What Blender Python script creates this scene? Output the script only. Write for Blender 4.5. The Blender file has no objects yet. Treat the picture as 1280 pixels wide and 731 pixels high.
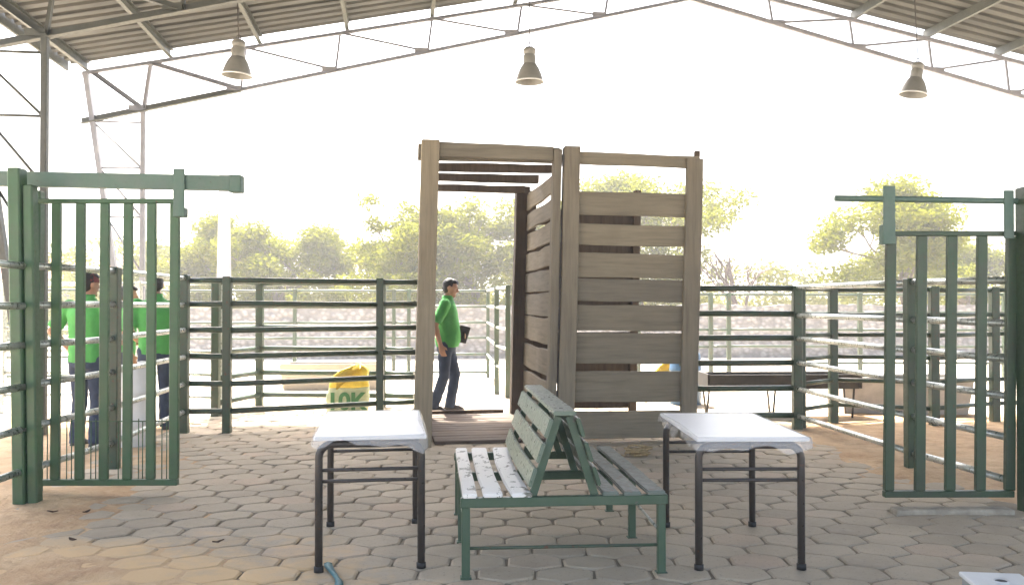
import bpy, bmesh, math, random
import numpy as np
from mathutils import Vector, Matrix, noise
R = math.radians
rnd = random.Random(7)
S = bpy.context.scene
COL = S.collection

# ------------------------------------------------------------------ camera
F = 1100.0                     # focal length in photograph pixels (1280 wide)
CAMZ = 1.45
cd = bpy.data.cameras.new('camera'); cam = bpy.data.objects.new('camera', cd); COL.objects.link(cam)
cd.sensor_width = 36.0; cd.lens = 36.0 * F / 1280.0
cd.clip_start = 0.05; cd.clip_end = 5000
cam.location = (0, 0, CAMZ)
cam.rotation_euler = (R(90) + math.atan(12.5 / F), 0, -math.atan(10 / F))
S.camera = cam

# ------------------------------------------------------------------ world, sun, exposure
SUN_EL, SUN_AZ = R(58), R(-16)          # azimuth from +Y towards +X
w = bpy.data.worlds.new('World'); S.world = w; w.use_nodes = True
nt = w.node_tree; nt.nodes.clear()
sky = nt.nodes.new('ShaderNodeTexSky'); sky.sky_type = 'NISHITA'; sky.sun_disc = False
sky.sun_elevation = SUN_EL; sky.sun_rotation = SUN_AZ
sky.air_density = 1.0; sky.dust_density = 7.0; sky.ozone_density = 1.0
bg = nt.nodes.new('ShaderNodeBackground'); bg.inputs['Strength'].default_value = 0.15
wo = nt.nodes.new('ShaderNodeOutputWorld')
nt.links.new(sky.outputs[0], bg.inputs['Color']); nt.links.new(bg.outputs[0], wo.inputs['Surface'])
sd = bpy.data.lights.new('sun', 'SUN'); sd.energy = 4.5; sd.angle = R(0.6); sd.color = (1.0, 0.95, 0.87)
sun = bpy.data.objects.new('sun', sd); COL.objects.link(sun)
sv = Vector((math.sin(SUN_AZ) * math.cos(SUN_EL), math.cos(SUN_AZ) * math.cos(SUN_EL), math.sin(SUN_EL)))
sun.rotation_euler = (-sv).to_track_quat('-Z', 'Y').to_euler(); sun.location = (0, 0, 30)
S.view_settings.view_transform = 'Standard'; S.view_settings.look = 'None'
S.view_settings.exposure = 2.6; S.view_settings.gamma = 1.0; S.view_settings.use_curve_mapping = False
S.render.engine = 'CYCLES'
S.cycles.max_bounces = 8; S.cycles.diffuse_bounces = 5; S.cycles.transparent_max_bounces = 16

# ------------------------------------------------------------------ helpers
def P(px, py, z=0.0):
    """photograph pixel at height z -> place in the yard"""
    d = F * (CAMZ - z) / (py - 378.0)
    return Vector(((px - 630.0) * d / F, d, z))

def link(o, parent=None):
    COL.objects.link(o)
    if parent is not None: o.parent = parent
    return o

def tag(o, label=None, cat=None, group=None, kind=None):
    if label: o['label'] = label
    if cat: o['category'] = cat
    if group: o['group'] = group
    if kind: o['kind'] = kind
    return o

def empty(name, loc=(0, 0, 0), rz=0.0, label=None, cat=None, group=None):
    o = bpy.data.objects.new(name, None); o.empty_display_size = 0.2
    o.location = loc; o.rotation_euler = (0, 0, rz)
    link(o); return tag(o, label, cat, group)

def mesh_obj(name, me, mat, parent=None):
    if mat is not None and len(me.materials) == 0: me.materials.append(mat)
    return link(bpy.data.objects.new(name, me), parent)

class MB:
    def __init__(s): s.bm = bmesh.new()
    def box(s, x0, x1, y0, y1, z0, z1, bev=0.0, seg=1, M=None, sub=None):
        t = bmesh.new()
        bmesh.ops.create_cube(t, size=1)
        for v in t.verts:
            v.co = Vector(((x0 + x1) / 2 + v.co.x * (x1 - x0), (y0 + y1) / 2 + v.co.y * (y1 - y0), (z0 + z1) / 2 + v.co.z * (z1 - z0)))
        if bev > 0:
            bmesh.ops.bevel(t, geom=list(t.edges), offset=bev, segments=seg, affect='EDGES', profile=0.5)
        if M is not None: bmesh.ops.transform(t, matrix=M, verts=t.verts)
        s._add(t); return s
    def _add(s, t):
        me = bpy.data.meshes.new('t'); t.to_mesh(me); t.free(); s.bm.from_mesh(me); bpy.data.meshes.remove(me)
    def tube(s, pts, r, n=10, cap=True, r2=None):
        pts = [Vector(p) for p in pts]
        rs = r if isinstance(r, (list, tuple)) else [r if r2 is None else r + (r2 - r) * i / (len(pts) - 1) for i in range(len(pts))]
        rings = []; prev = None
        for i, p in enumerate(pts):
            a = pts[max(i - 1, 0)]; b = pts[min(i + 1, len(pts) - 1)]
            d = (b - a).normalized()
            if prev is None:
                u = d.orthogonal().normalized()
                if abs(d.z) > 0.9: u = Vector((1, 0, 0)); u = (u - d * u.dot(d)).normalized()
                else: u = Vector((0, 0, 1)); u = (u - d * u.dot(d)).normalized()
            else:
                u = (prev - d * prev.dot(d)).normalized()
            prev = u; v = d.cross(u)
            rings.append([s.bm.verts.new(p + (u * math.cos(2 * math.pi * k / n) + v * math.sin(2 * math.pi * k / n)) * rs[i]) for k in range(n)])
        for A, B in zip(rings, rings[1:]):
            for k in range(n):
                s.bm.faces.new((A[k], A[(k + 1) % n], B[(k + 1) % n], B[k])).smooth = True
        if cap:
            s.bm.faces.new(list(reversed(rings[0]))); s.bm.faces.new(rings[-1])
        return s
    def rings(s, rr, cap=True, smooth=True):
        R_ = [[s.bm.verts.new(p) for p in ring] for ring in rr]; n = len(R_[0])
        for A, B in zip(R_, R_[1:]):
            for k in range(n):
                s.bm.faces.new((A[k], A[(k + 1) % n], B[(k + 1) % n], B[k])).smooth = smooth
        if cap:
            s.bm.faces.new(list(reversed(R_[0]))); s.bm.faces.new(R_[-1])
        return s
    def lathe(s, prof, n=24, c=(0, 0, 0), cap=False):
        return s.rings([[Vector((c[0] + r * math.cos(2 * math.pi * k / n), c[1] + r * math.sin(2 * math.pi * k / n), c[2] + z)) for k in range(n)] for r, z in prof], cap)
    def ell(s, c, r, n=14, m=9, M=None):
        c = Vector(c); rr = []
        for i in range(1, m):
            t = math.pi * i / m
            ring = [Vector((r[0] * math.sin(t) * math.cos(2 * math.pi * k / n), r[1] * math.sin(t) * math.sin(2 * math.pi * k / n), -r[2] * math.cos(t))) for k in range(n)]
            if M is not None: ring = [M @ p for p in ring]
            rr.append([p + c for p in ring])
        return s.rings(rr)
    def prism(s, prof, axis_from, axis_to):
        """prof: list of (a,b) offsets; swept between two points; a = horizontal side, b = up"""
        p, q = Vector(axis_from), Vector(axis_to); d = (q - p).normalized()
        side = d.cross(Vector((0, 0, 1)))
        if side.length < 1e-4: side = Vector((1, 0, 0))
        side.normalize(); up = side.cross(d)
        return s.rings([[c + side * a + up * b for a, b in prof] for c in (p, q)], True, False)
    def mesh(s, recalc=True):
        if recalc: bmesh.ops.recalc_face_normals(s.bm, faces=s.bm.faces)
        me = bpy.data.meshes.new('m'); s.bm.to_mesh(me); s.bm.free(); return me
    def build(s, name, mat, parent=None):
        me = s.mesh(); me.name = name; return mesh_obj(name, me, mat, parent)

def bx(name, mat, parent, *a, **k): return MB().box(*a, **k).build(name, mat, parent)
def tb(name, mat, parent, pts, r, **k): return MB().tube(pts, r, **k).build(name, mat, parent)

# ------------------------------------------------------------------ materials
class NM:
    def __init__(s, name):
        s.m = bpy.data.materials.new(name); s.m.use_nodes = True
        s.t = s.m.node_tree; s.t.nodes.clear()
        s.out = s.n('ShaderNodeOutputMaterial'); s.b = s.n('ShaderNodeBsdfPrincipled')
        s.l(s.b.outputs[0], s.out.inputs['Surface'])
    def n(s, t, **k):
        x = s.t.nodes.new(t)
        for a, v in k.items(): setattr(x, a, v)
        return x
    def l(s, a, b): s.t.links.new(a, b)
    def coord(s, scale=(1, 1, 1), obj=False):
        if obj: c = s.n('ShaderNodeTexCoord').outputs['Object']
        else: c = s.n('ShaderNodeNewGeometry').outputs['Position']
        mp = s.n('ShaderNodeMapping'); mp.inputs['Scale'].default_value = scale
        s.l(c, mp.inputs['Vector']); return mp.outputs[0]
    def noise(s, vec, scale, detail=4, rough=0.6):
        x = s.n('ShaderNodeTexNoise'); x.inputs['Scale'].default_value = scale
        x.inputs['Detail'].default_value = detail; x.inputs['Roughness'].default_value = rough
        s.l(vec, x.inputs['Vector']); return x.outputs['Fac']
    def ramp(s, fac, stops):
        r = s.n('ShaderNodeValToRGB'); e = r.color_ramp.elements
        while len(e) < len(stops): e.new(0.5)
        for q, (p, c) in zip(e, stops): q.position = p; q.color = (*c, 1) if len(c) == 3 else c
        s.l(fac, r.inputs[0]); return r.outputs[0]
    def mix(s, fac, a, b, mode='MIX'):
        m = s.n('ShaderNodeMix', data_type='RGBA', blend_type=mode)
        for i, v in ((0, fac), (6, a), (7, b)):
            if hasattr(v, 'is_linked') or hasattr(v, 'links'): s.l(v, m.inputs[i])
            else: m.inputs[i].default_value = v if i == 0 else ((*v, 1) if len(v) == 3 else v)
        return m.outputs[2]
    def math(s, op, a, b=0.0):
        m = s.n('ShaderNodeMath', operation=op)
        for i, v in enumerate((a, b)):
            if hasattr(v, 'links'): s.l(v, m.inputs[i])
            else: m.inputs[i].default_value = v
        return m.outputs[0]
    def bump(s, h, strength=0.3, dist=0.01):
        b = s.n('ShaderNodeBump'); b.inputs['Strength'].default_value = strength; b.inputs['Distance'].default_value = dist
        s.l(h, b.inputs['Height']); s.l(b.outputs[0], s.b.inputs['Normal'])
    def set(s, col=None, rough=None, metal=None, spec=None):
        if col is not None:
            if hasattr(col, 'links'): s.l(col, s.b.inputs['Base Color'])
            else: s.b.inputs['Base Color'].default_value = (*col, 1)
        if rough is not None:
            if hasattr(rough, 'links'): s.l(rough, s.b.inputs['Roughness'])
            else: s.b.inputs['Roughness'].default_value = rough
        if metal is not None: s.b.inputs['Metallic'].default_value = metal
        if spec is not None: s.b.inputs['Specular IOR Level'].default_value = spec
        return s

def paint(name, c, c2, rust=(0.11, 0.055, 0.03), rough=0.4, amount=0.62, scale=6):
    m = NM(name); v = m.coord()
    a = m.noise(v, scale, 5); b = m.noise(v, scale * 6, 4)
    col = m.mix(m.ramp(a, [(0.35, (0, 0, 0)), (0.65, (1, 1, 1))]), c, c2)
    col = m.mix(m.ramp(b, [(amount, (0, 0, 0)), (amount + 0.08, (1, 1, 1))]), col, rust)
    m.set(col, m.ramp(b, [(0.3, (rough - .08,) * 3), (0.7, (rough + .2,) * 3)])); m.bump(b, 0.15, 0.003)
    return m.m

def simple(name, c, rough=0.6, var=0.15, scale=8, metal=0.0, bump=0.1):
    m = NM(name); v = m.coord(); a = m.noise(v, scale, 5)
    lo = tuple(x * (1 - var) for x in c); hi = tuple(min(1, x * (1 + var)) for x in c)
    m.set(m.ramp(a, [(0.3, lo), (0.7, hi)]), rough, metal)
    if bump: m.bump(m.noise(v, scale * 8, 3), bump, 0.004)
    return m.m

def wood(name, base, dark, axis, rough=0.75, scale=1.0):
    m = NM(name)
    sc = {'x': (1.2, 18, 18), 'y': (18, 1.2, 18), 'z': (18, 18, 1.2)}[axis]
    v = m.coord(tuple(q * scale for q in sc), obj=True)
    oi = m.n('ShaderNodeObjectInfo'); add = m.n('ShaderNodeVectorMath', operation='ADD')
    cb = m.n('ShaderNodeCombineXYZ'); k = m.math('MULTIPLY', oi.outputs['Random'], 37.0)
    for i in range(3): m.l(k, cb.inputs[i])
    m.l(v, add.inputs[0]); m.l(cb.outputs[0], add.inputs[1])
    g = m.noise(add.outputs[0], 1.6, 6, 0.65)
    col = m.ramp(g, [(0.25, dark), (0.5, base), (0.8, tuple(min(1, q * 1.25) for q in base))])
    tint = m.ramp(oi.outputs['Random'], [(0, (0.80, 0.80, 0.82)), (1, (1.12, 1.08, 1.02))])
    col = m.mix(1.0, col, tint, 'MULTIPLY')
    blot = m.noise(m.coord((1, 1, 1)), 2.3, 4)
    col = m.mix(m.ramp(blot, [(0.5, (0, 0, 0)), (0.75, (0.45,) * 3)]), col, dark)
    m.set(col, rough, spec=0.25); m.bump(g, 0.22, 0.005)
    return m.m

M = {}
M['green'] = paint('green_gate_paint', (0.045, 0.115, 0.046), (0.055, 0.100, 0.050), amount=0.68)
M['green_dark'] = paint('dark_green_gate_paint', (0.042, 0.080, 0.040), (0.052, 0.070, 0.044), amount=0.66)
M['fence'] = paint('fence_paint', (0.045, 0.082, 0.046), (0.062, 0.078, 0.052), rough=0.36, amount=0.60)
m = NM('worn_glint_pipe'); v = m.coord(); a = m.noise(v, 5, 5); b = m.noise(v, 30, 4)
col = m.mix(m.ramp(a, [(0.42, (0, 0, 0)), (0.85, (1, 1, 1))]), (0.52, 0.54, 0.50), (0.18, 0.22, 0.175))  # pale metal tone carries the sun glint on the rails, mottled like wear
m.set(col, m.ramp(b, [(0.3, (.22,) * 3), (0.7, (.4,) * 3)]), 0.55); M['fence_worn_glint'] = m.m
M['track'] = paint('track_paint', (0.085, 0.15, 0.11), (0.11, 0.155, 0.125), rough=0.5, amount=0.66)
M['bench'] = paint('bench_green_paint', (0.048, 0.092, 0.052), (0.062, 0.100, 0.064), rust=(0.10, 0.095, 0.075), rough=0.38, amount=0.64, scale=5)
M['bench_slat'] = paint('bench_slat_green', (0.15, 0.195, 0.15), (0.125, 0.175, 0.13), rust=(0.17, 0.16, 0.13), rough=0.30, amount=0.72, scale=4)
m = NM('bench_worn_white'); v = m.coord(); a = m.noise(m.coord((1.6, 1, 1)), 7, 6, .7); b = m.noise(v, 40, 3)
col = m.mix(m.ramp(a, [(0.57, (0, 0, 0)), (0.585, (1, 1, 1))]), (0.80, 0.79, 0.75), (0.20, 0.20, 0.16))
col = m.mix(m.ramp(b, [(0.74, (0, 0, 0)), (0.78, (1, 1, 1))]), col, (0.34, 0.33, 0.28))
m.set(col, .5); m.bump(a, .3, .003); M['bench_white'] = m.m
M['bench_grey'] = paint('bench_worn_grey', (0.16, 0.19, 0.165), (0.115, 0.15, 0.125), rust=(0.18, 0.16, 0.13), rough=0.4, amount=0.56, scale=5)
M['legsteel'] = paint('table_leg_steel', (0.040, 0.036, 0.032), (0.055, 0.048, 0.042), rough=0.33, amount=0.63)
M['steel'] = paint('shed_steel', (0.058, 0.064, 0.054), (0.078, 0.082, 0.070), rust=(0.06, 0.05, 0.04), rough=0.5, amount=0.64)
M['steel_glare'] = paint('glare_washed_steel', (0.19, 0.195, 0.215), (0.24, 0.245, 0.265), rust=(0.16, 0.14, 0.13), rough=0.5, amount=0.68)  # lighter copy of the shed steel, glare on the end truss put into colour
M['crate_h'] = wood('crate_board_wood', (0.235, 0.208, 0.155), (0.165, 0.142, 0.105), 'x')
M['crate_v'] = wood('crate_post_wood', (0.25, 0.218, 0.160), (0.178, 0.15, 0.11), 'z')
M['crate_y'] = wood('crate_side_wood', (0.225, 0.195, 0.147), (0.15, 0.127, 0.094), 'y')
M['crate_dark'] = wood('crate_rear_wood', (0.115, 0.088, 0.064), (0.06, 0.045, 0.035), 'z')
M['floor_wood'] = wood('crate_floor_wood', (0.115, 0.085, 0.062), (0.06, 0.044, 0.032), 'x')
M['white_top'] = simple('white_laminate', (0.78, 0.78, 0.77), 0.35, 0.03, 5, bump=0)
M['white_plastic'] = simple('white_plastic', (0.72, 0.73, 0.72), 0.45, 0.06, 6, bump=0.05)
M['black'] = simple('black_rubber', (0.02, 0.02, 0.02), 0.6)
M['iron'] = simple('iron_fitting', (0.05, 0.045, 0.04), 0.5, 0.3, 20)
M['concrete'] = simple('concrete', (0.42, 0.40, 0.37), 0.9, 0.2, 5, bump=0.4)
M['pole'] = simple('pole_concrete', (0.46, 0.43, 0.42), 0.9, 0.1, 3, bump=0.3)
M['trough_dark'] = simple('old_trough_rubber', (0.045, 0.042, 0.038), 0.7, 0.3, 6, bump=0.4)
M['beige'] = simple('beige_plaster', (0.40, 0.34, 0.26), 0.9, 0.12, 3, bump=0.3)
M['cream'] = simple('cream_wall', (0.62, 0.58, 0.47), 0.9, 0.06, 2, bump=0.2)
M['roof_tile'] = simple('clay_roof', (0.36, 0.19, 0.12), 0.9, 0.2, 6, bump=0.4)
M['glass_dark'] = simple('dark_window', (0.05, 0.06, 0.07), 0.15, 0.1, 3, bump=0)
M['yellow'] = simple('yellow_plastic_weave', (0.72, 0.53, 0.05), 0.5, 0.15, 14, bump=0.25)
M['sackwhite'] = simple('pale_sack_weave', (0.52, 0.55, 0.34), 0.55, 0.18, 12, bump=0.25)
M['sackgreen'] = simple('green_print', (0.06, 0.19, 0.06), 0.6, 0.1, 8, bump=0)
M['blue'] = simple('blue_plastic', (0.03, 0.10, 0.20), 0.4, 0.15, 8, bump=0.05)
M['lightblue'] = simple('light_blue_strap', (0.16, 0.36, 0.40), 0.5, 0.2, 12, bump=0.1)
M['rope'] = simple('frayed_rope', (0.34, 0.25, 0.13), 0.9, 0.3, 40, bump=0.4)
M['lamp_metal'] = simple('lamp_grey_metal', (0.22, 0.22, 0.20), 0.45, 0.1, 8, bump=0)
M['dryleaf'] = simple('dry_leaf', (0.10, 0.06, 0.035), 0.8, 0.3, 30)
M['skin'] = simple('skin', (0.40, 0.22, 0.14), 0.55, 0.06, 10, bump=0.03)
M['shirt'] = simple('green_polo_cloth', (0.085, 0.36, 0.085), 0.85, 0.12, 9, bump=0.2)
M['jeans'] = simple('navy_denim', (0.035, 0.050, 0.085), 0.9, 0.25, 12, bump=0.3)
M['hair'] = simple('black_hair', (0.014, 0.012, 0.011), 0.55, 0.2, 30, bump=0.4)
M['cap'] = simple('maroon_cap_cloth', (0.17, 0.035, 0.035), 0.85, 0.1, 10)
M['shoe'] = simple('dark_shoe_leather', (0.035, 0.028, 0.024), 0.5, 0.2, 12)
M['folder'] = simple('black_folder', (0.018, 0.018, 0.020), 0.4, 0.1, 10, bump=0)
M['bark'] = simple('grey_bark', (0.16, 0.125, 0.09), 0.9, 0.3, 10, bump=0.6)
M['deadwood'] = simple('pale_dead_bark', (0.14, 0.095, 0.08), 0.9, 0.2, 8, bump=0.4)

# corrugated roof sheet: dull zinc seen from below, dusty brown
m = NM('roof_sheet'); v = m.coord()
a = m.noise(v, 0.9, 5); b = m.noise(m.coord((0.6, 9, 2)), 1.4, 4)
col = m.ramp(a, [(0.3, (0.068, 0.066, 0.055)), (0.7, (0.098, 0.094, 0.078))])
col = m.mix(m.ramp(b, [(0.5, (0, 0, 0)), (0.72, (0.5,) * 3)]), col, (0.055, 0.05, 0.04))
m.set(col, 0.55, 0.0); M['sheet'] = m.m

# pavers
def paver_mat():
    m = NM('paver_concrete'); v = m.coord()
    g = m.n('ShaderNodeNewGeometry'); oi = m.n('ShaderNodeObjectInfo')
    r = m.math('FRACT', m.math('ADD', g.outputs['Random Per Island'], m.math('MULTIPLY', oi.outputs['Random'], 7.31)))
    col = m.ramp(r, [(0.0, (0.40, 0.335, 0.245)), (0.45, (0.45, 0.38, 0.278)), (0.8, (0.49, 0.415, 0.305)), (1.0, (0.48, 0.378, 0.275))])
    s1 = m.noise(v, 1.3, 5); s2 = m.noise(v, 9, 5); s3 = m.noise(v, 55, 3)
    col = m.mix(m.ramp(s1, [(0.42, (0, 0, 0)), (0.7, (0.6,) * 3)]), col, (0.295, 0.25, 0.183))
    col = m.mix(m.ramp(s2, [(0.5, (0, 0, 0)), (0.75, (0.55,) * 3)]), col, (0.44, 0.38, 0.30))
    col = m.mix(m.ramp(s3, [(0.60, (0, 0, 0)), (0.72, (0.5,) * 3)]), col, (0.13, 0.115, 0.10))
    # wind-blown ochre sand lying over the stones in the corner by the green gate post
    sub = m.n('ShaderNodeVectorMath', operation='SUBTRACT'); sub.inputs[1].default_value = (-2.5, 4.45, 0)
    m.l(g.outputs['Position'], sub.inputs[0])
    mp = m.n('ShaderNodeMapping'); mp.inputs['Scale'].default_value = (0.50, 0.85, 0); m.l(sub.outputs[0], mp.inputs[0])
    ln = m.n('ShaderNodeVectorMath', operation='LENGTH'); m.l(mp.outputs[0], ln.inputs[0])
    q = m.math('ADD', ln.outputs['Value'], m.math('MULTIPLY', m.math('SUBTRACT', s1, 0.5), 1.3))
    q = m.math('ADD', q, m.math('MULTIPLY', m.math('SUBTRACT', s2, 0.5), 0.7))
    f1 = m.ramp(q, [(0.55, (1, 1, 1)), (1.0, (0, 0, 0))])
    col = m.mix(m.math('MULTIPLY', f1, 0.9), col, (0.62, 0.435, 0.23))
    m.set(col, 0.82, spec=0.3); m.bump(m.math('ADD', s3, m.math('MULTIPLY', s2, 1.5)), 0.35, 0.006)
    return m.m
M['paver'] = paver_mat()
m = NM('joint_dirt'); v = m.coord(); a = m.noise(v, 3, 5)
m.set(m.ramp(a, [(0.3, (0.19, 0.16, 0.118)), (0.7, (0.29, 0.245, 0.175))]), 0.95); m.bump(m.noise(v, 60, 3), 0.5, 0.006); M['joint'] = m.m
m = NM('sandy_earth'); v = m.coord(); a = m.noise(v, 0.5, 6); b = m.noise(v, 6, 5)
col = m.ramp(a, [(0.3, (0.50, 0.43, 0.34)), (0.7, (0.60, 0.54, 0.45))])
col = m.mix(m.ramp(b, [(0.5, (0, 0, 0)), (0.75, (0.5,) * 3)]), col, (0.42, 0.34, 0.24))
m.set(col, 0.95); m.bump(b, 0.5, 0.03); M['earth'] = m.m
m = NM('ochre_sand'); v = m.coord(); a = m.noise(v, 1.6, 6); b = m.noise(v, 14, 5)
col = m.ramp(a, [(0.3, (0.44, 0.28, 0.15)), (0.7, (0.60, 0.44, 0.26))])
c_ = m.noise(v, 4.5, 6, .7); col = m.mix(m.ramp(c_, [(0.48, (0, 0, 0)), (0.68, (0.7,) * 3)]), col, (0.30, 0.19, 0.105)); col = m.mix(m.ramp(b, [(0.55, (0, 0, 0)), (0.7, (0.4,) * 3)]), col, (0.62, 0.50, 0.33))
m.set(col, 0.95); m.bump(m.math('ADD', b, c_), 0.7, 0.03); M['sand'] = m.m
m = NM('rubble_stone'); v = m.coord((1, 1, 1.3))
vo = m.n('ShaderNodeTexVoronoi'); vo.inputs['Scale'].default_value = 6.5; m.l(v, vo.inputs['Vector'])
col = m.mix(1.0, m.ramp(m.noise(v, 3, 5), [(0.3, (0.24, 0.225, 0.21)), (0.7, (0.40, 0.38, 0.36))]), m.ramp(vo.outputs['Distance'], [(0.15, (1, 1, 1)), (0.6, (0.55,) * 3)]), 'MULTIPLY')
m.set(col, 0.95); m.bump(vo.outputs['Distance'], 0.8, -0.06); M['rubble'] = m.m
def leaf_mat(name, c1, c2):
    m = NM(name); g = m.n('ShaderNodeNewGeometry')
    col = m.ramp(g.outputs['Random Per Island'], [(0, c1), (1, c2)])
    m.t.nodes.remove(m.b)
    d = m.n('ShaderNodeBsdfDiffuse'); tr = m.n('ShaderNodeBsdfTranslucent'); mx = m.n('ShaderNodeMixShader'); mx.inputs[0].default_value = 0.42
    m.l(col, d.inputs[0]); m.l(col, tr.inputs[0]); m.l(d.outputs[0], mx.inputs[1]); m.l(tr.outputs[0], mx.inputs[2]); m.l(mx.outputs[0], m.out.inputs[0])
    return m.m
M['leaf'] = leaf_mat('acacia_leaf', (0.135, 0.155, 0.010), (0.205, 0.205, 0.016))
M['leaf_dry'] = leaf_mat('dry_scrub_leaf', (0.115, 0.125, 0.025), (0.18, 0.175, 0.045))
def film():
    m = NM('clear_plastic_film'); m.set((0.85, 0.86, 0.86), 0.12)
    tr = m.n('ShaderNodeBsdfTransparent'); mx = m.n('ShaderNodeMixShader'); mx.inputs[0].default_value = 0.28
    m.l(tr.outputs[0], mx.inputs[1]); m.l(m.b.outputs[0], mx.inputs[2]); m.l(mx.outputs[0], m.out.inputs[0])
    m.bump(m.noise(m.coord(), 30, 4), 0.6, 0.01); return m.m
M['film'] = film()

# ------------------------------------------------------------------ ground
def sheet(name, x0, x1, y0, y1, z, mat, nx=1, ny=1, kind='structure', h=None):
    vs = []; fs = []
    for j in range(ny + 1):
        for i in range(nx + 1):
            x = x0 + (x1 - x0) * i / nx; y = y0 + (y1 - y0) * j / ny
            vs.append((x, y, z + (h(x, y) if h else 0)))
    for j in range(ny):
        for i in range(nx):
            k = j * (nx + 1) + i; fs.append((k, k + 1, k + nx + 2, k + nx + 1))
    me = bpy.data.meshes.new(name); me.from_pydata(vs, [], fs)
    if h:
        for p in me.polygons: p.use_smooth = True
    o = mesh_obj(name, me, mat); return tag(o, kind=kind) if kind else o

sheet('ground', -1500, 1500, -300, 2500, -0.045, M['earth'])
PX0, PX1, PY0, PY1 = -3.72, 3.62, 2.6, 13.6
floor = sheet('pavement', PX0 - .1, PX1 + .1, PY0 - .1, PY1 + .1, -0.013, M['joint'])

def hexa_mesh(w, rowh, seed):
    r = random.Random(seed); g = 0.0065
    hw = w / 2 - g; L = rowh * 2 / 3.0 - g * 0.7                 # centre to point (stretched hexagon)
    base = [(0, L * 1.0), (hw, L * 0.5), (hw, -L * 0.5), (0, -L), (-hw, -L * 0.5), (-hw, L * 0.5)]
    base = [(x + r.uniform(-.007, .007), y + r.uniform(-.006, .006)) for x, y in base]
    out = []
    for i in range(6):                                          # worn corners
        p, q, n_ = Vector(base[i]), Vector(base[i - 1]), Vector(base[(i + 1) % 6])
        c = 0.07 + r.uniform(0, .06)
        out += [p.lerp(q, c), p.lerp(n_, c)]
    vs = []; fs = []
    ins = 0.013
    n = len(out)
    for k, (s, z) in enumerate(((1.0, -0.030), (1.0, -0.007), (1.0 - ins / hw, 0.0))):
        for p in out: vs.append((p.x * s, p.y * s, z))
    for k in range(2):
        for i in range(n): fs.append((k * n + i, k * n + (i + 1) % n, (k + 1) * n + (i + 1) % n, (k + 1) * n + i))
    vs.append((0, 0, 0.002)); c = len(vs) - 1
    for i in range(n): fs.append((2 * n + i, 2 * n + (i + 1) % n, c))
    return vs, fs
PW, PR = 0.315, 0.222
hexes = [hexa_mesh(PW, PR, i) for i in range(8)]
hmesh = []
for vs, fs in hexes:
    me = bpy.data.meshes.new('paver'); me.from_pydata(vs, [], fs); me.materials.append(M['paver']); hmesh.append(me)
spots = []
nr = int((PY1 - PY0) / PR); ncol = int((PX1 - PX0) / PW)
for j in range(nr):
    for i in range(ncol):
        x = PX0 + (i + 0.5 + 0.5 * (j % 2)) * PW - 0.05; y = PY0 + (j + 0.6) * PR
        t = (x, y, rnd.uniform(-.0035, .0035), rnd.uniform(-R(1.2), R(1.2)), rnd.uniform(-R(1.2), R(1.2)), rnd.uniform(-R(2), R(2)), rnd.randrange(8), rnd.random() < .5)
        px = 630 + x * F / y; py = 378 + F * CAMZ / y
        vis = -25 < px < 1305 and py < 745
        spots.append((0 if vis else 1, y, t))
spots.sort(key=lambda s: (s[0], s[1]))
allv = []; allf = []
for n_, (f_, y, (x, y_, dz, rx, ry, rz, k, flip)) in enumerate(spots):
    if flip: rz += math.pi
    if n_ < 300:
        o = bpy.data.objects.new('paver', hmesh[k]); o.location = (x, y_, dz); o.rotation_euler = (rx, ry, rz)
        link(o, floor)
    else:
        vs, fs = hexes[k]; Mx = Matrix.Translation((x, y_, dz)) @ Matrix.Rotation(rz, 4, 'Z') @ Matrix.Rotation(rx, 4, 'X') @ Matrix.Rotation(ry, 4, 'Y')
        b0 = len(allv); allv += [tuple(Mx @ Vector(v)) for v in vs]; allf += [tuple(b0 + i for i in f) for f in fs]
me = bpy.data.meshes.new('pavers'); me.from_pydata(allv, [], allf)
tag(mesh_obj('distant_pavers', me, M['paver'], floor), kind='stuff')

def nz(x, y, s, seed=0.0): return noise.noise(Vector((x * s + seed, y * s - seed, seed * .37)))
def mound(name, cx, cy, rx, ry, hgt, mat, seed, n=60):
    def h(x, y):
        d = math.hypot((x - cx) / rx, (y - cy) / ry) + 0.35 * nz(x, y, 1.4, seed) + .15 * nz(x, y, 5, seed)
        return max(-0.03, hgt * (1 - d) + 0.012 * nz(x, y, 6, seed + 3) * (1 if d < 1 else 0))
    return sheet(name, cx - rx * 1.5, cx + rx * 1.5, cy - ry * 1.5, cy + ry * 1.5, 0.0, mat, n, n, 'structure', h)
mound('sand_ground', -5.2, 6.2, 2.2, 3.4, 0.05, M['sand'], 1.3)
mound('sand_ground', 4.75, 8.5, 1.5, 2.1, 0.055, M['sand'], 4.1)
mound('sand_ground', -2.75, 4.25, 0.85, 0.75, 0.012, M['sand'], 8.2)

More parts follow.
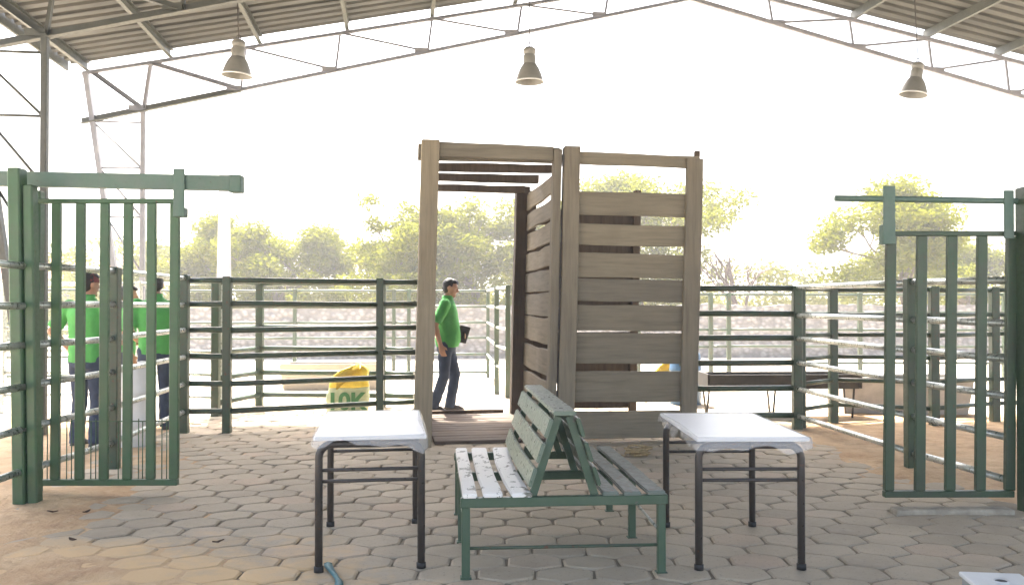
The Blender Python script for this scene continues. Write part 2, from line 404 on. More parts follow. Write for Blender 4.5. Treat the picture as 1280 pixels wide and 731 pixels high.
# ------------------------------------------------------------------ open shed (roof, trusses, columns); turned 7 degrees
BA = R(7.0)
shed = empty('open_shed', (3.09, 14.55, 0), BA, 'open sided steel shed with corrugated gable roof on lattice trusses', 'shed')
HS = 9.43; ZB0, ZBA = 4.23, 6.50; ZT0, ZTA = 4.96, 6.83
def zb(u): return ZB0 + (ZBA - ZB0) * (1 - abs(u) / HS)
def zt(u): return ZT0 + (ZTA - ZT0) * (1 - abs(u) / HS)
BAY = 3.8; NP = 7
ANG = [(-.035, -.035), (.035, -.035), (.035, -.025), (-.025, -.025), (-.025, .035), (-.035, .035)]
def angle_bar(mb, p, q, s=1.0): mb.prism([(a * s, b * s) for a, b in ANG], p, q)
for t in range(4):
    v = -t * BAY; MS = M['steel_glare'] if t == 0 else M['steel']
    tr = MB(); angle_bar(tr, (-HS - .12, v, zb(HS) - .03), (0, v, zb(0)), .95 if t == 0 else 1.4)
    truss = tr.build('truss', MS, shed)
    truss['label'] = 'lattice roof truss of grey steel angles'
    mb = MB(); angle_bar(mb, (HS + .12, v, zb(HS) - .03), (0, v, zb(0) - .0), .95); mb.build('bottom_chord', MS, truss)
    for sgn in (-1, 1):
        mb = MB(); angle_bar(mb, (sgn * (HS + .15), v, zt(HS) - .03), (0, v, zt(0)), .9); mb.build('top_chord', MS, truss)
        if t > 2: continue
        if t == 0:
            mb = MB(); angle_bar(mb, (sgn * (HS + .14), v - .04, zb(HS) - .035), (sgn * 7.23, v - .04, zb(7.23) - .004), 1.35); mb.build('splice_chord', M['steel'], truss)
        nodes = [8.68 * (1 - k / 6) for k in range(7)]; tops = [9.43] + [u - .07 if 0 < i < 6 else u - .10 * (i == 0) for i, u in enumerate(nodes)]
        for k, un in enumerate(nodes):
            ub, ut, ud = sgn * un, sgn * tops[k + 1], sgn * tops[k]
            if k != 6 or sgn < 0:
                mb = MB(); angle_bar(mb, (ub, v + .01, zb(ub)), (ut, v + .01, zt(ut)), (1.0 if t == 0 else .85) if k == 0 else (.75 if t else .5)); mb.build('web_post', MS, truss)
            mb = MB(); angle_bar(mb, (ud, v - .01, zt(ud)), (ub, v - .01, zb(ub)), 1.05 if k < 2 else (.8 if t else .5)); mb.build('web_diagonal', MS, truss)
            mb = MB(); mb.box(ub + sgn * .10 - .11, ub + sgn * .10 + .11, v - .022, v - .012, zb(ub) - .03, zb(ub) + .05); mb.build('gusset', MS, truss)
        # laced, tapering column
        c = MB(); c.box(sgn * 8.68 - .034, sgn * 8.68 + .034, v - .045, v + .045, -.05, zb(8.68), .008)
        col_ = c.build('column', MS, shed)
        def out(z): return sgn * (8.80 + (9.52 - 8.80) * z / 4.95)
        mb = MB(); mb.prism([(-.05, -.035), (.05, -.035), (.05, .035), (-.05, .035)], (out(0.0), v, -.04), (out(4.92), v, 4.92)); mb.build('outer_leg', MS, col_)
        zz = [1.0, 1.9, 2.75, 3.5, 4.2]
        for a, z in enumerate(zz):
            tb('lacing_bar', MS, col_, [(sgn * 8.70, v, z), (out(z), v, z)], .016, n=6)
            if a: tb('lacing_bar', MS, col_, [(sgn * 8.70, v + .02, zz[a - 1]), (out(z), v + .02, z)], .016, n=6)
# purlins along the axis
PV0 = -3 * BAY - 4.5
for sgn in (-1, 1):
    for k in range(NP + 1):
        u = sgn * (HS + .08 - (1.22 + 1.34 * (k - 1) if k else 0))
        mb = MB(); z = zt(u) + .04
        mb.prism([(-.03, 0), (.03, 0), (.03, .012), (-.018, .012), (-.018, .128), (.03, .128), (.03, .14), (-.03, .14)], (u, PV0, z), (u, .12, z)); mb.build('purlin', M['steel'], shed)
# roof sheets: ribs run down the slope, one sheet per metre of length
def roof_sheet(sgn, v0, v1):
    zo = .175; ov = .32
    u0, u1 = sgn * (HS + ov), 0.0
    prof = []; n = 4; pit = (v1 - v0) / n
    for i in range(n):
        a = v0 + i * pit
        prof += [(a, 0), (a + pit * .55, 0), (a + pit * .64, .045), (a + pit * .90, .045)]
    prof.append((v1 + .04, 0))
    bm = bmesh.new(); rows = []
    for u in (u0, u0 * .66, u0 * .33, u1):
        zz_ = ZT0 + (ZTA - ZT0) * (1 - abs(u) / HS) + zo
        rows.append([bm.verts.new((u, a, zz_ + h_)) for a, h_ in prof])
    for A, B in zip(rows, rows[1:]):
        for i in range(len(prof) - 1): bm.faces.new((A[i], A[i + 1], B[i + 1], B[i]))
    bmesh.ops.solidify(bm, geom=list(bm.faces), thickness=0.004)
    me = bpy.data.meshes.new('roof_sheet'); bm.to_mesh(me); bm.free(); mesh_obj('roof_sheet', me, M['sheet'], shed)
nsh = 16; shl = (.02 - PV0) / nsh
for sgn in (-1, 1):
    for i in range(nsh): roof_sheet(sgn, PV0 + i * shl, PV0 + (i + 1) * shl)
    # eave gutter strip
    zz_ = zt(HS) + .10
    bx('eave_strip', M['steel'], shed, sgn * (HS + .36) - .02, sgn * (HS + .36) + .02, PV0, .03, zz_ - .10, zz_ + .07, bev=.004)

# high-bay lamps
def lamp(pos, tilt, label, ztop):
    o = empty('pendant_lamp', pos, 0.0, label, 'lamp', 'bell lamps hanging under the shed roof')
    T = Matrix.Rotation(tilt, 4, 'Y')
    def put(mb): bmesh.ops.transform(mb.bm, matrix=T, verts=mb.bm.verts); return mb
    pr = [(.195, 0), (.192, .02), (.175, .07), (.150, .14), (.118, .21), (.085, .255), (.082, .262), (.112, .205), (.143, .138), (.168, .07), (.184, .02), (.188, .001)]
    sh = put(MB().lathe([(.195, 0), (.188, .03), (.168, .10), (.135, .18), (.095, .245), (.085, .25), (.088, .24), (.128, .175), (.160, .098), (.180, .03), (.190, .0)], 28)).build('shade', M['lamp_metal'], o)
    put(MB().lathe([(.082, .235), (.088, .25), (.088, .36), (.075, .375), (.075, .385), (.088, .40), (.088, .45), (.06, .475), (.015, .48)], 20, cap=True)).build('ballast_housing', M['lamp_metal'], o)
    put(MB().lathe([(.196, -.006), (.202, -.006), (.202, .012), (.194, .012), (.196, -.006)], 28)).build('rim', M['white_plastic'], sh)
    put(MB().lathe([(.02, .20), (.045, .17), (.055, .12), (.04, .07), (.01, .055)], 14, cap=True)).build('bulb', M['white_plastic'], o)
    top = T @ Vector((0, 0, .48))
    tb('suspension_rod', M['iron'], o, [top, (0, 0, ztop - pos[2])], .008, n=6)
    hook = [top + Vector((.03 * math.cos(a), 0, .03 + .03 * math.sin(a))) for a in [k * math.pi / 5 for k in range(-2, 8)]]
    tb('hook', M['iron'], o, hook, .006, n=6)
def roofz(x, y):
    dx, dy = x - 3.09, y - 14.55; u = dx * math.cos(BA) + dy * math.sin(BA)
    return zt(u) + .10
for (px, py0, d, tl, lab) in ((296, 95, 11.6, R(3), 'bell shaped lamp over the cross fence beside the yellow sack'), (662, 102, 12.06, 0, 'bell shaped lamp hanging over the plank cattle crate'), (1145, 117, 12.75, R(9), 'tilted bell shaped lamp hanging over the long feed trough')):
    X = (px - 630) * d / F; Z = CAMZ + (378 - py0) * d / F
    lamp((X, d, Z), tl, lab, roofz(X, d))

# ------------------------------------------------------------------ fences
ZL = [1.72, 1.43, 1.14, 0.845, 0.54, 0.235]
ZR = [1.61, 1.32, 1.04, 0.76, 0.47, 0.16]
FG = 'pipe rail corral fences'
def fence(label, pts, zs, mat, pr=.045, rr=.03, top=.04, posts=None, square=True, post_mat=None, sag=.006):
    o = empty('corral_fence', (pts[0][0], pts[0][1], 0), 0, label, 'fence', FG)
    b = Vector((pts[0][0], pts[0][1], 0)); L = [Vector((p[0], p[1], 0)) - b for p in pts]
    for i, p in enumerate(L):
        if posts is not None and i not in posts: continue
        h = zs[0] + top
        if square: bx('post', post_mat or mat, o, p.x - pr, p.x + pr, p.y - pr, p.y + pr, -.05, h, bev=.008)
        else: tb('post', post_mat or mat, o, [p + Vector((0, 0, -.05)), p + Vector((0, 0, h))], pr, n=12)
    for p, q in zip(L, L[1:]):
        n = max(2, int((q - p).length / .5)); side = (q - p).normalized().cross(Vector((0, 0, 1)))
        for z in zs:
            k1, k2 = rnd.uniform(-sag, sag), rnd.uniform(-sag, sag); ph = rnd.uniform(0, 3)
            pp = [p.lerp(q, i / n) + Vector((0, 0, z + k1 * (1 - i / n) + k2 * i / n + .5 * sag * math.sin(ph + 3 * i / n))) + side * (sag * math.sin(ph + 2 * i / n)) for i in range(n + 1)]
            tb('rail', mat, o, pp, rr, n=10)
    return o
fence('pipe corral fence running behind the wide green sliding gate past the white drum', [(-3.50, 3.0), (-3.47, 6.55), (-3.41, 7.74), (-3.56, 9.85)], ZL, M['fence_worn_glint'], posts=[2, 3], post_mat=M['fence'], rr=.027)
fence('dark pipe cross fence in front of the yellow sack', [(-3.55, 9.92), (-3.09, 9.86), (-1.50, 10.68), (-1.04, 10.80)], [1.70] + ZL[1:], M['fence'], posts=[1, 2], rr=.032)
fence('low pen fence curving just behind the yellow sack', [(-3.72, 11.4), (-3.46, 12.5), (-1.70, 12.3), (-1.25, 12.2)], [1.72, 1.40, 1.10, .80, .46, .15], M['fence'], posts=[0, 1, 2], rr=.036, pr=.05)
fence('distant thin pipe fence in front of the rubble wall, left of the crate', [(-9.6, 16.6), (-7.0, 17.2), (-4.15, 17.5), (-2.2, 17.6), (-1.9, 17.6), (-.32, 17.6)], [1.68, 1.37, 1.05, .74, .42, .06], M['fence'], rr=.024, pr=.035)
fence('pipe fence seen through the crate passage, running away to the far pen', [(-.32, 17.4), (-.12, 14.4), (.06, 13.4)], [1.68, 1.37, 1.05, .74, .42], M['fence_worn_glint'], rr=.024, pr=.04, posts=[1, 2], post_mat=M['fence'])
fence('dark pipe cross fence beside the open crate door, before the long dark trough', [(2.0, 10.02), (3.37, 10.1)], ZR, M['fence'], rr=.034, posts=[1], pr=.05, top=.03)
fence('worn pipe fence with glint toned rails running up to the narrow green gate past the sand', [(3.37, 10.12), (3.55, 7.65), (3.70, 6.40)], [1.62, 1.30, 1.04, .76, .46, .15], M['fence_worn_glint'], posts=[1], post_mat=M['green_dark'], rr=.028, pr=.05)
fence('dark pipe fence behind the grey concrete trough', [(3.45, 10.22), (4.03, 10.75), (5.1, 10.4), (6.1, 10.9), (8.6, 11.3)], [1.60, 1.30, 1.06, .79, .50, .2], M['fence'], rr=.026, pr=.05)
fence('distant thin pipe fence behind the long dark trough, right of the crate', [(2.6, 17.0), (4.0, 17.0), (4.35, 17.0), (6.9, 17.0), (9.6, 16.8), (12.5, 16.6)], [1.60, 1.25, .92, .60, .28], M['fence'], rr=.024, pr=.04)
fence('pale pipe fence crossing the far yard behind the green shirted group', [(-9.5, 11.6), (-6.8, 12.0), (-5.0, 12.1), (-3.74, 11.6)], [1.70, 1.40, 1.1, .8, .5, .2], M['fence_worn_glint'], rr=.024, pr=.04)
p = tb('stake', M['fence'], None, [(5.0, 10.75, -.05), (4.98, 10.75, 1.12)], .03, n=10)
tag(p, 'short lone dark stake standing beside the grey concrete trough', 'stake')

# ------------------------------------------------------------------ left sliding gate
gy = 6.70
g = empty('sliding_gate', (-3.57, gy, 0), 0, 'wide bright green sliding gate of upright flat bars beside the green shirted men', 'gate')
def gx(px, d): return (px - 630) * d / F
x0 = -3.57
z0, z1 = .07, 2.235
for px in (73, 103, 133, 162, 191):
    c = gx(px, gy) - x0; bx('bar', M['green'], g, c - .034, c + .034, -.018, .018, z0 + .045, z1 - .035, bev=.005)
for px, hw in ((46, .028), (220, .034)):
    c = gx(px, gy) - x0; bx('stile', M['green'], g, c - hw, c + hw, -.022, .022, z0 + .047, z1 - .037, bev=.005)
bx('bottom_rail', M['green'], g, gx(41, gy) - x0, gx(225, gy) - x0, -.025, .025, z0, z0 + .045, bev=.005)
bx('top_rail', M['green'], g, gx(41, gy) - x0, gx(225, gy) - x0, -.025, .025, z1 - .035, z1, bev=.005)
for i, px in enumerate((56, 62, 86, 92, 116, 122, 150, 175, 180, 204, 210)):
    c = gx(px, gy) - x0; tb('rod', M['green'], g, [(c, .012, z0 + .03), (c, .012, .55 + .02 * (i % 2))], .0042, n=6)
tb('rod', M['green'], g, [(.02, .018, .55), (1.05, .018, .55)], .0042, n=6)
for px in (231,):
    c = gx(px, gy) - x0; bx('hanger', M['track'], g, c - .042, c + .042, -.115, -.10, 2.09 if px > 100 else 2.18, 2.45, bev=.004); bx('hanger', M['track'], g, c - .038, c + .038, -.10, -.02, 2.09 if px > 100 else 2.18, 2.16 if px > 100 else 2.23, bev=.004)
f = empty('gate_frame', (-3.42, 6.40, 0), 0, 'green gate post with overhead slide track beside the wide sliding gate', 'gate frame')
LEAN = Matrix.Shear('XY', 4, (-.022, 0))
bx('post', M['green'], f, -.10, -.012, -.06, .06, -.05, 2.42, bev=.01, M=LEAN)
bx('post', M['green'], f, -.008, .065, -.03, .06, -.05, 2.30, bev=.01, M=LEAN)
bx('post', M['green'], f, -.17, -.10, .30, .38, -.05, 2.30, bev=.01)
mb = MB(); mb.prism([(-.035, -.055), (.035, -.055), (.035, .055), (-.035, .055)], (-.75, .24, 2.385), (1.40, .24, 2.345)); mb.build('track', M['track'], f)
bx('track_end', M['track'], f, 1.36, 1.45, .19, .29, 2.275, 2.405, bev=.006)

# right gate
gy = 6.22
X = lambda px: gx(px, gy)
g = empty('sliding_gate', (X(1112), gy, 0), 0, 'narrow dark green sliding gate with thin slide rod beside the sandy pen', 'gate')
b0 = X(1112); z0, z1 = .075, 1.955
GL = Matrix.Shear('XY', 4, (.014, 0))
for px in (1150, 1188, 1226):
    c = X(px) - b0; bx('bar', M['green_dark'], g, c - .036, c + .036, -.018, .018, z0 + .045, z1 - .035, bev=.005, M=GL)
for px in (1111, 1263):
    c = X(px) - b0; bx('stile', M['green_dark'], g, c - .034, c + .034, -.022, .022, z0 + .047, z1 - .037, bev=.005, M=GL)
bx('bottom_rail', M['green_dark'], g, -.04, X(1268) - b0, -.025, .025, z0, z0 + .045, bev=.005)
bx('top_rail', M['green_dark'], g, -.015, X(1268) - b0 + .02, -.025, .025, z1 - .035, z1, bev=.005)
bx('hanger', M['track'], g, -.055, .03, -.06, -.045, 1.86, 2.27, bev=.004)
bx('hanger', M['track'], g, -.055, -.02, -.045, .02, 1.86, 2.0, bev=.004)
bx('hanger', M['track'], g, .80, .87, -.06, -.045, 1.90, 2.24, bev=.004)
f = empty('gate_frame', (3.68, 6.15, 0), 0, 'dark green gate post with slide rod beside the narrow gate', 'gate frame')
bx('post', M['green_dark'], f, -.05, .08, -.07, .07, -.05, 2.26, bev=.01)
tb('track', M['track'], f, [(3.68 * 0 + gx(1045, 6.2) - 3.68, .04, 2.185), (-.9, .04, 2.18), (0, .04, 2.165), (1.3, .04, 2.19)], .022, n=8)
k_ = bx('guide_kerb', simple('dusty_kerb', (0.36, 0.32, 0.25), .9, .3, 9, bump=.5), None, 2.68, 3.50, 6.00, 6.12, -.03, .035, bev=.015, seg=2)
tag(k_, 'worn concrete guide kerb on the pavers under the narrow dark gate', 'kerb')

# ------------------------------------------------------------------ plank cattle crate
CR = R(8.5)
crate = empty('cattle_crate', (0.53, 9.1, 0), CR, 'tall grey plank cattle crate with an open passage and swung doors', 'crate')
SH = .026
def plank(name, mat, parent, x0, x1, y0, y1, z0, z1, axis='x', seg=6, jit=.006, tilt=0.0, skew=0.0):
    r = rnd; bm = bmesh.new()
    bmesh.ops.create_cube(bm, size=1)
    for v in bm.verts: v.co = Vector(((x0 + x1) / 2 + v.co.x * (x1 - x0), (y0 + y1) / 2 + v.co.y * (y1 - y0), (z0 + z1) / 2 + v.co.z * (z1 - z0)))
    bmesh.ops.bevel(bm, geom=list(bm.edges), offset=min(.006, .2 * min(x1 - x0, y1 - y0, z1 - z0)), segments=1, affect='EDGES')
    ax = 'xyz'.index(axis); lo = (x0, y0, z0)[ax]; hi = (x1, y1, z1)[ax]
    for i in range(1, seg):
        c = lo + (hi - lo) * i / seg; pt = [0, 0, 0]; pt[ax] = c; nn = [0, 0, 0]; nn[ax] = 1
        bmesh.ops.bisect_plane(bm, geom=list(bm.verts) + list(bm.edges) + list(bm.faces), plane_co=pt, plane_no=nn)
    sd_ = r.uniform(0, 99); mid = ((x0 + x1) / 2, (y0 + y1) / 2, (z0 + z1) / 2)
    for v in bm.verts:
        a = v.co[ax]
        for k in range(3):
            if k == ax: continue
            half = ((x1 - x0), (y1 - y0), (z1 - z0))[k] / 2
            s_ = 1 if v.co[k] > mid[k] else -1
            v.co[k] += jit * (noise.noise(Vector((a * 2.2 + sd_, s_ * 5.1, k * 3.3))) + .8 * noise.noise(Vector((a * 1.1 + sd_, 9.7, k))))
        if axis == 'x': v.co.z += tilt * (a - mid[0])
        v.co.x += SH * v.co.z + skew * v.co.y
    me = bpy.data.meshes.new(name); bm.to_mesh(me); bm.free(); return mesh_obj(name, me, mat, parent)
W_ = 1.37; D_ = 2.2
plank('post', M['crate_v'], crate, -W_ - .09, -W_ + .09, -.07, .06, -.02, 3.09, 'z', 8)
plank('post', M['crate_v'], crate, -.10, -.015, -.06, .06, -.02, 3.03, 'z', 8)
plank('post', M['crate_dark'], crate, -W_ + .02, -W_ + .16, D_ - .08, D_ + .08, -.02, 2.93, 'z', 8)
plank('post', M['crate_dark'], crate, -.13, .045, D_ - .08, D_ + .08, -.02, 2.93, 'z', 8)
plank('lintel', M['crate_h'], crate, -W_ - .12, -.012, .061, .10, 2.90, 3.07, 'x')
plank('lintel', M['crate_h'], crate, -W_ + .09, -.10, -.03, .0, 2.915, 3.065, 'x', tilt=-.012)
for y in (.34, 1.12, D_ - .13):
    plank('ceiling_beam', M['crate_dark'], crate, -W_ + .04, -.03, y, y + .07, 2.84, 2.93, 'x', jit=.01)
wz = [(2.62, 2.82), (2.36, 2.56), (2.10, 2.31), (1.84, 2.06), (1.575, 1.81), (1.30, 1.555), (1.0, 1.28), (.66, .94), (.33, .60), (.03, .30)]
for z_a, z_b in wz:
    plank('side_plank', M['crate_y'], crate, -.055, -.018, .062, D_ - .085, z_a, z_b, 'y', 8, jit=.012, skew=.03)
    plank('side_plank', M['crate_y'], crate, -W_ + .02, -W_ + .058, .11, D_ - .09, z_a, z_b, 'y', 8, jit=.012, skew=.02)
for i in range(12):
    y = .08 + i * .183
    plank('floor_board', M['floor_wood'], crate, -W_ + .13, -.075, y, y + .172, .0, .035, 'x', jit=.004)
plank('threshold', M['floor_wood'], crate, -W_ + .135, -.2, D_ + .09, D_ + .15, -.02, .075, 'x')
# front door, swung fully open to the right
door = plank('door', M['crate_v'], crate, .005, .175, -.09, -.03, .02, 3.06, 'z', 8); door['label'] = 'swung open front door of grey planks'
plank('stile', M['crate_v'], door, 1.33, 1.51, -.06, -.01, .02, 2.97, 'z', 8)
plank('stile', M['crate_dark'], door, 1.455, 1.51, .03, .08, .02, 3.07, 'z', 8)
for z_a, z_b in ((2.88, 3.01), (2.355, 2.60), (2.045, 2.265), (1.705, 1.96), (1.455, 1.692), (1.15, 1.42), (.81, 1.128), (.41, .73), (.03, .315)):
    plank('plank', M['crate_h'], door, .165, 1.49 if z_a > 2.8 else 1.44, -.009 if z_a > 2.8 else -.009, .028, z_a, z_b, 'x', tilt=-.012, jit=.007)
MB().tube([(-.005 + SH * .1, -.062, .1), (-.005 + SH * 3.04, -.062, 3.04)], .008, n=8).build('hinge_rod', M['iron'], door)
for z in (.35, 1.6, 2.85):
    tb('hinge', M['iron'], door, [(-.004 + SH * z, -.075, z), (-.004 + SH * z, -.075, z + .12)], .014, n=8)
# rear door, swung open the other side
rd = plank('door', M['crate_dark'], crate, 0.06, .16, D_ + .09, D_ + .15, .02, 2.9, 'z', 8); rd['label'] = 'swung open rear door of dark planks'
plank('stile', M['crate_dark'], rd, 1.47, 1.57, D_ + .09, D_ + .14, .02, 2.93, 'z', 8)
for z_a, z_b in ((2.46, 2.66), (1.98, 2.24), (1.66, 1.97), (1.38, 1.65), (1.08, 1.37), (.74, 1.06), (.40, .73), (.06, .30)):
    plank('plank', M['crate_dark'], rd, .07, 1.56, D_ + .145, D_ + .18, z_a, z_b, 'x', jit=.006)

# ------------------------------------------------------------------ tables
def table(cx, cy, rz, wd, dp, h, label, clabel, seed):
    t = empty('school_table', (cx, cy, 0), rz, label, 'table', 'small white topped tables')
    bx('table_top', M['white_top'], t, -wd / 2, wd / 2, -dp / 2, dp / 2, h - .022, h, bev=.006, seg=2)
    lx, r = wd / 2 - .025, .021; rr = .07
    for sy, ly in ((-1, -dp / 2 + .07), (1, dp / 2 - .07)):
        for sx in (-1, 1):
            pts = [(sx * lx, ly, 0.0)] + [(sx * (lx - rr + rr * math.cos(a)), ly, h - .05 - rr + rr * math.sin(a)) for a in [k * math.pi / 12 for k in range(7)]] + [(0, ly, h - .05)]
            tb('leg', M['legsteel'], t, pts, r, n=12)
            MB().lathe([(.026, 0), (.026, .03), (.021, .032)], 12, c=(sx * lx, ly, 0), cap=True).build('foot', M['black'], t)
        for z in (.545, .485):
            tb('stretcher', M['legsteel'], t, [(-lx, ly, z), (lx, ly, z)], .010, n=8)
    for sx in (-1, 1):
        tb('side_rail', M['legsteel'], t, [(sx * (lx - .09), -dp / 2 + .07, h - .048), (sx * (lx - .09), dp / 2 - .07, h - .048)], .018, n=8)
    # clear plastic film lying on the top and hanging at the edges
    n = 96; bm = bmesh.new(); rows = []
    per = []
    for k in range(n):
        a = 2 * math.pi * k / n; c, s = math.cos(a), math.sin(a); q = 1 / max(abs(c) / (wd / 2 + .004), abs(s) / (dp / 2 + .004)); per.append((c * q, s * q))
    def wob(k, f): return noise.noise(Vector((per[k][0] * f + seed, per[k][1] * f, seed * 2)))
    for j, (dr, z) in enumerate(((-.03, h + .002), (.001, h + .003), (.008, h - .004), (.010, h - .03), (.012, h - .055), (.014, h - .085))):
        row = []
        for k in range(n):
            x, y = per[k]; L = math.hypot(x, y); s_ = 1 + (dr + (.010 * wob(k, 14) * (j - 2) / 3 if j > 2 else 0)) / L
            zz = z if j < 3 else h - (h - z) * (0.62 + .75 * wob(k, 7) + .3 * wob(k, 19))
            row.append(bm.verts.new((x * s_, y * s_, zz)))
        rows.append(row)
    for A, B in zip(rows, rows[1:]):
        for k in range(n): bm.faces.new((A[k], A[(k + 1) % n], B[(k + 1) % n], B[k])).smooth = True
    me = bpy.data.meshes.new('plastic_film'); bm.to_mesh(me); bm.free()
    c = mesh_obj('plastic_cover', me, M['film']); c.location = (cx, cy, 0); c.rotation_euler = (0, 0, rz)
    tag(c, clabel, 'plastic cover', 'clear plastic covers on the tables')
table(-.79, 5.29, R(7.5), .60, 1.12, .735, 'small white topped table with black tube legs in front of the yellow sack', 'crumpled clear plastic edging the table before the yellow sack', 1.7)
table(1.335, 5.25, R(0.5), .61, 1.06, .725, 'small white topped table with rounded black tube legs in front of the open crate door', 'crumpled clear plastic edging the table before the crate door', 5.2)

# ------------------------------------------------------------------ double-sided bench
bench = empty('double_bench', (.322, 4.70, 0), R(4.6), 'green back to back slatted bench with worn white slats on one seat', 'bench')
hw, Lb, sh_ = .525, 1.46, .445
for sx in (-1, 1):
    for y in (0.0, .70, 1.40):
        bx('leg', M['bench'], bench, sx * hw - .022, sx * hw + .022, y - .018, y + .018, 0, sh_ - .05, bev=.004)
        bx('foot_plate', M['bench'], bench, sx * hw - .03, sx * hw + .03, y - .026, y + .026, -.004, .008, bev=.002)
    bx('side_rail', M['bench'], bench, sx * hw - .02, sx * hw + .02, .0, 1.42, sh_ - .048, sh_ - .022, bev=.004)
    tb('brace_rod', M['fence_worn_glint'], bench, [(sx * (hw + .0), .0, .215), (sx * (hw + .0), .70, .245)], .008, n=8)
for y in (0.0, .70, 1.40):
    bx('cross_rail', M['bench'], bench, -hw - .028, hw + .034, y - .021, y + .021, sh_ - .075, sh_ - .0235, bev=.004)
tb('brace_rod', M['fence'], bench, [(-hw, .0, .155), (hw, .0, .15)], .009, n=8)
def slat(mat, x0, x1, z0, z1, ang=0.0, cx=0, cz=0, curve=0.0, y0=-.03, y1=Lb):
    bm = bmesh.new(); bmesh.ops.create_cube(bm, size=1)
    for v in bm.verts: v.co = Vector(((x0 + x1) / 2 + v.co.x * (x1 - x0), (y0 + y1) / 2 + v.co.y * (y1 - y0), (z0 + z1) / 2 + v.co.z * (z1 - z0)))
    bmesh.ops.bevel(bm, geom=list(bm.edges), offset=.006, segments=2, affect='EDGES')
    for i in range(1, 8):
        bmesh.ops.bisect_plane(bm, geom=list(bm.verts) + list(bm.edges) + list(bm.faces), plane_co=(0, y0 + (y1 - y0) * i / 8, 0), plane_no=(0, 1, 0))
    s_ = rnd.uniform(0, 50)
    for v in bm.verts:
        t = (v.co.y - y0) / (y1 - y0); v.co.x += curve * math.sin(math.pi * t) + .005 * noise.noise(Vector((v.co.y * 3, s_, 0))); v.co.z += .004 * noise.noise(Vector((v.co.y * 2.5, s_, 4)))
    Mx = Matrix.Translation((cx, 0, cz)) @ Matrix.Rotation(ang, 4, 'Y')
    bmesh.ops.transform(bm, matrix=Mx, verts=bm.verts)
    me = bpy.data.meshes.new('slat'); bm.to_mesh(me); bm.free(); return me
for i, (x0, x1, cv) in enumerate(((-.545, -.468, 0), (-.435, -.332, -.008), (-.285, -.175, -.022))):
    o = mesh_obj('seat_slat', slat(M['bench_white'], x0, x1, sh_ - .022, sh_, curve=cv), M['bench_white'], bench); o['label'] = 'worn white seat slat'
for i, (x0, x1) in enumerate(((.20, .288), (.318, .415), (.445, .545))):
    mesh_obj('seat_slat', slat(M['bench_grey'], x0, x1, sh_ - .022, sh_), M['bench_grey'], bench)
# A-shaped back frames and slats
for y in (.03, .70, 1.38):
    for sx in (-1, 1):
        mb = MB(); mb.prism([(-.016, -.02), (.016, -.02), (.016, .02), (-.016, .02)], (sx * .172, y, sh_ - .04), (sx * .030, y, .84)); mb.build('back_frame', M['bench'], bench)
for sx in (-1, 1):
    slope = math.atan2(.142, .435)
    for z, hh, cv in ((.525, .105, .018), (.655, .11, .004), (.785, .105, 0.0)):
        t = (z - (sh_ - .04)) / (.84 - (sh_ - .04)); x = sx * (.172 + (.030 - .172) * t + .038)
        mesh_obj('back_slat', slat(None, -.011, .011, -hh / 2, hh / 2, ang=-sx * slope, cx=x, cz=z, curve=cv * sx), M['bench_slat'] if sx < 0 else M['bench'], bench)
mesh_obj('top_slat', slat(None, -.062, .062, .851, .875), M['bench_slat'], bench)

# ------------------------------------------------------------------ sacks
def sack(loc, rz, wd, dp, h, label, text, seed, split=.52):
    o = empty('feed_sack', loc, rz, label, 'sack')
    def ring(t, n=36):
        z = h * t; f = 1.0 - .10 * (1 - t) ** 4 - (.10 * t * t) - .45 * max(0, t - .78) / .22 * max(0, t - .78) / .22 + .05 * math.sin(5 * t + seed)
        dpt = dp * (1 - .15 * t) if t < .7 else dp * (.895 - 1.5 * (t - .7))
        pts = []
        for k in range(n):
            a = 2 * math.pi * k / n; c, s_ = math.cos(a), math.sin(a); e = 2 / 3.4
            x = math.copysign(abs(c) ** e, c) * wd / 2 * f; y = math.copysign(abs(s_) ** e, s_) * max(.03, dpt) / 2
            q = noise.noise(Vector((c * 2 + seed, s_ * 2, t * 5))); x += .016 * q; y += .016 * q
            slump = .10 * max(0, t - .7) / .3
            pts.append(Vector((x + .05 * t + .02, y - slump * .5, z - (.24 * h * max(0, t - .5) / .5) * (0.5 - x / wd) + .01 * noise.noise(Vector((x * 8, t * 7, seed))))))
        return pts
    low = MB().rings([ring(t * split / 12) for t in range(13)]).build('sack_body', M['sackwhite'], o)
    MB().rings([ring(split + (1 - split) * t / 12 * .999) for t in range(13)]).build('sack_top', M['yellow'], o)
    # folded-over flap
    bm = bmesh.new(); rows = []
    for j in range(7):
        t = j / 6; rows.append([bm.verts.new((-wd * .26 + wd * .56 * i / 10 + .05, -dp * (.05 + .52 * math.sin(t * 1.5)) - .012, h * (.985 - .20 * (1 - i / 10) - .30 * t * t * (1 - .5 * i / 10)) + .012 * noise.noise(Vector((i * .7, j * .6, seed))))) for i in range(11)])
    for A, B in zip(rows, rows[1:]):
        for i in range(10): bm.faces.new((A[i], A[i + 1], B[i + 1], B[i])).smooth = True
    bmesh.ops.solidify(bm, geom=list(bm.faces), thickness=.006)
    me = bpy.data.meshes.new('flap'); bm.to_mesh(me); bm.free(); mesh_obj('flap', me, M['yellow'], o)
    if text:
        cu = bpy.data.curves.new('lettering', 'FONT'); cu.body = text; cu.size = .30; cu.extrude = .002; cu.align_x = 'CENTER'; cu.offset = .010
        to = bpy.data.objects.new('tmp', cu); COL.objects.link(to)
        me = bpy.data.meshes.new_from_object(to.evaluated_get(bpy.context.evaluated_depsgraph_get()))
        bpy.data.objects.remove(to)
        Mx = Matrix.Translation((.03, -dp / 2 - .012, h * .14)) @ Matrix.Rotation(R(90), 4, 'X')
        me.transform(Mx)
        me.materials.clear(); mesh_obj('lettering', me, M['sackgreen'], low)
    return o
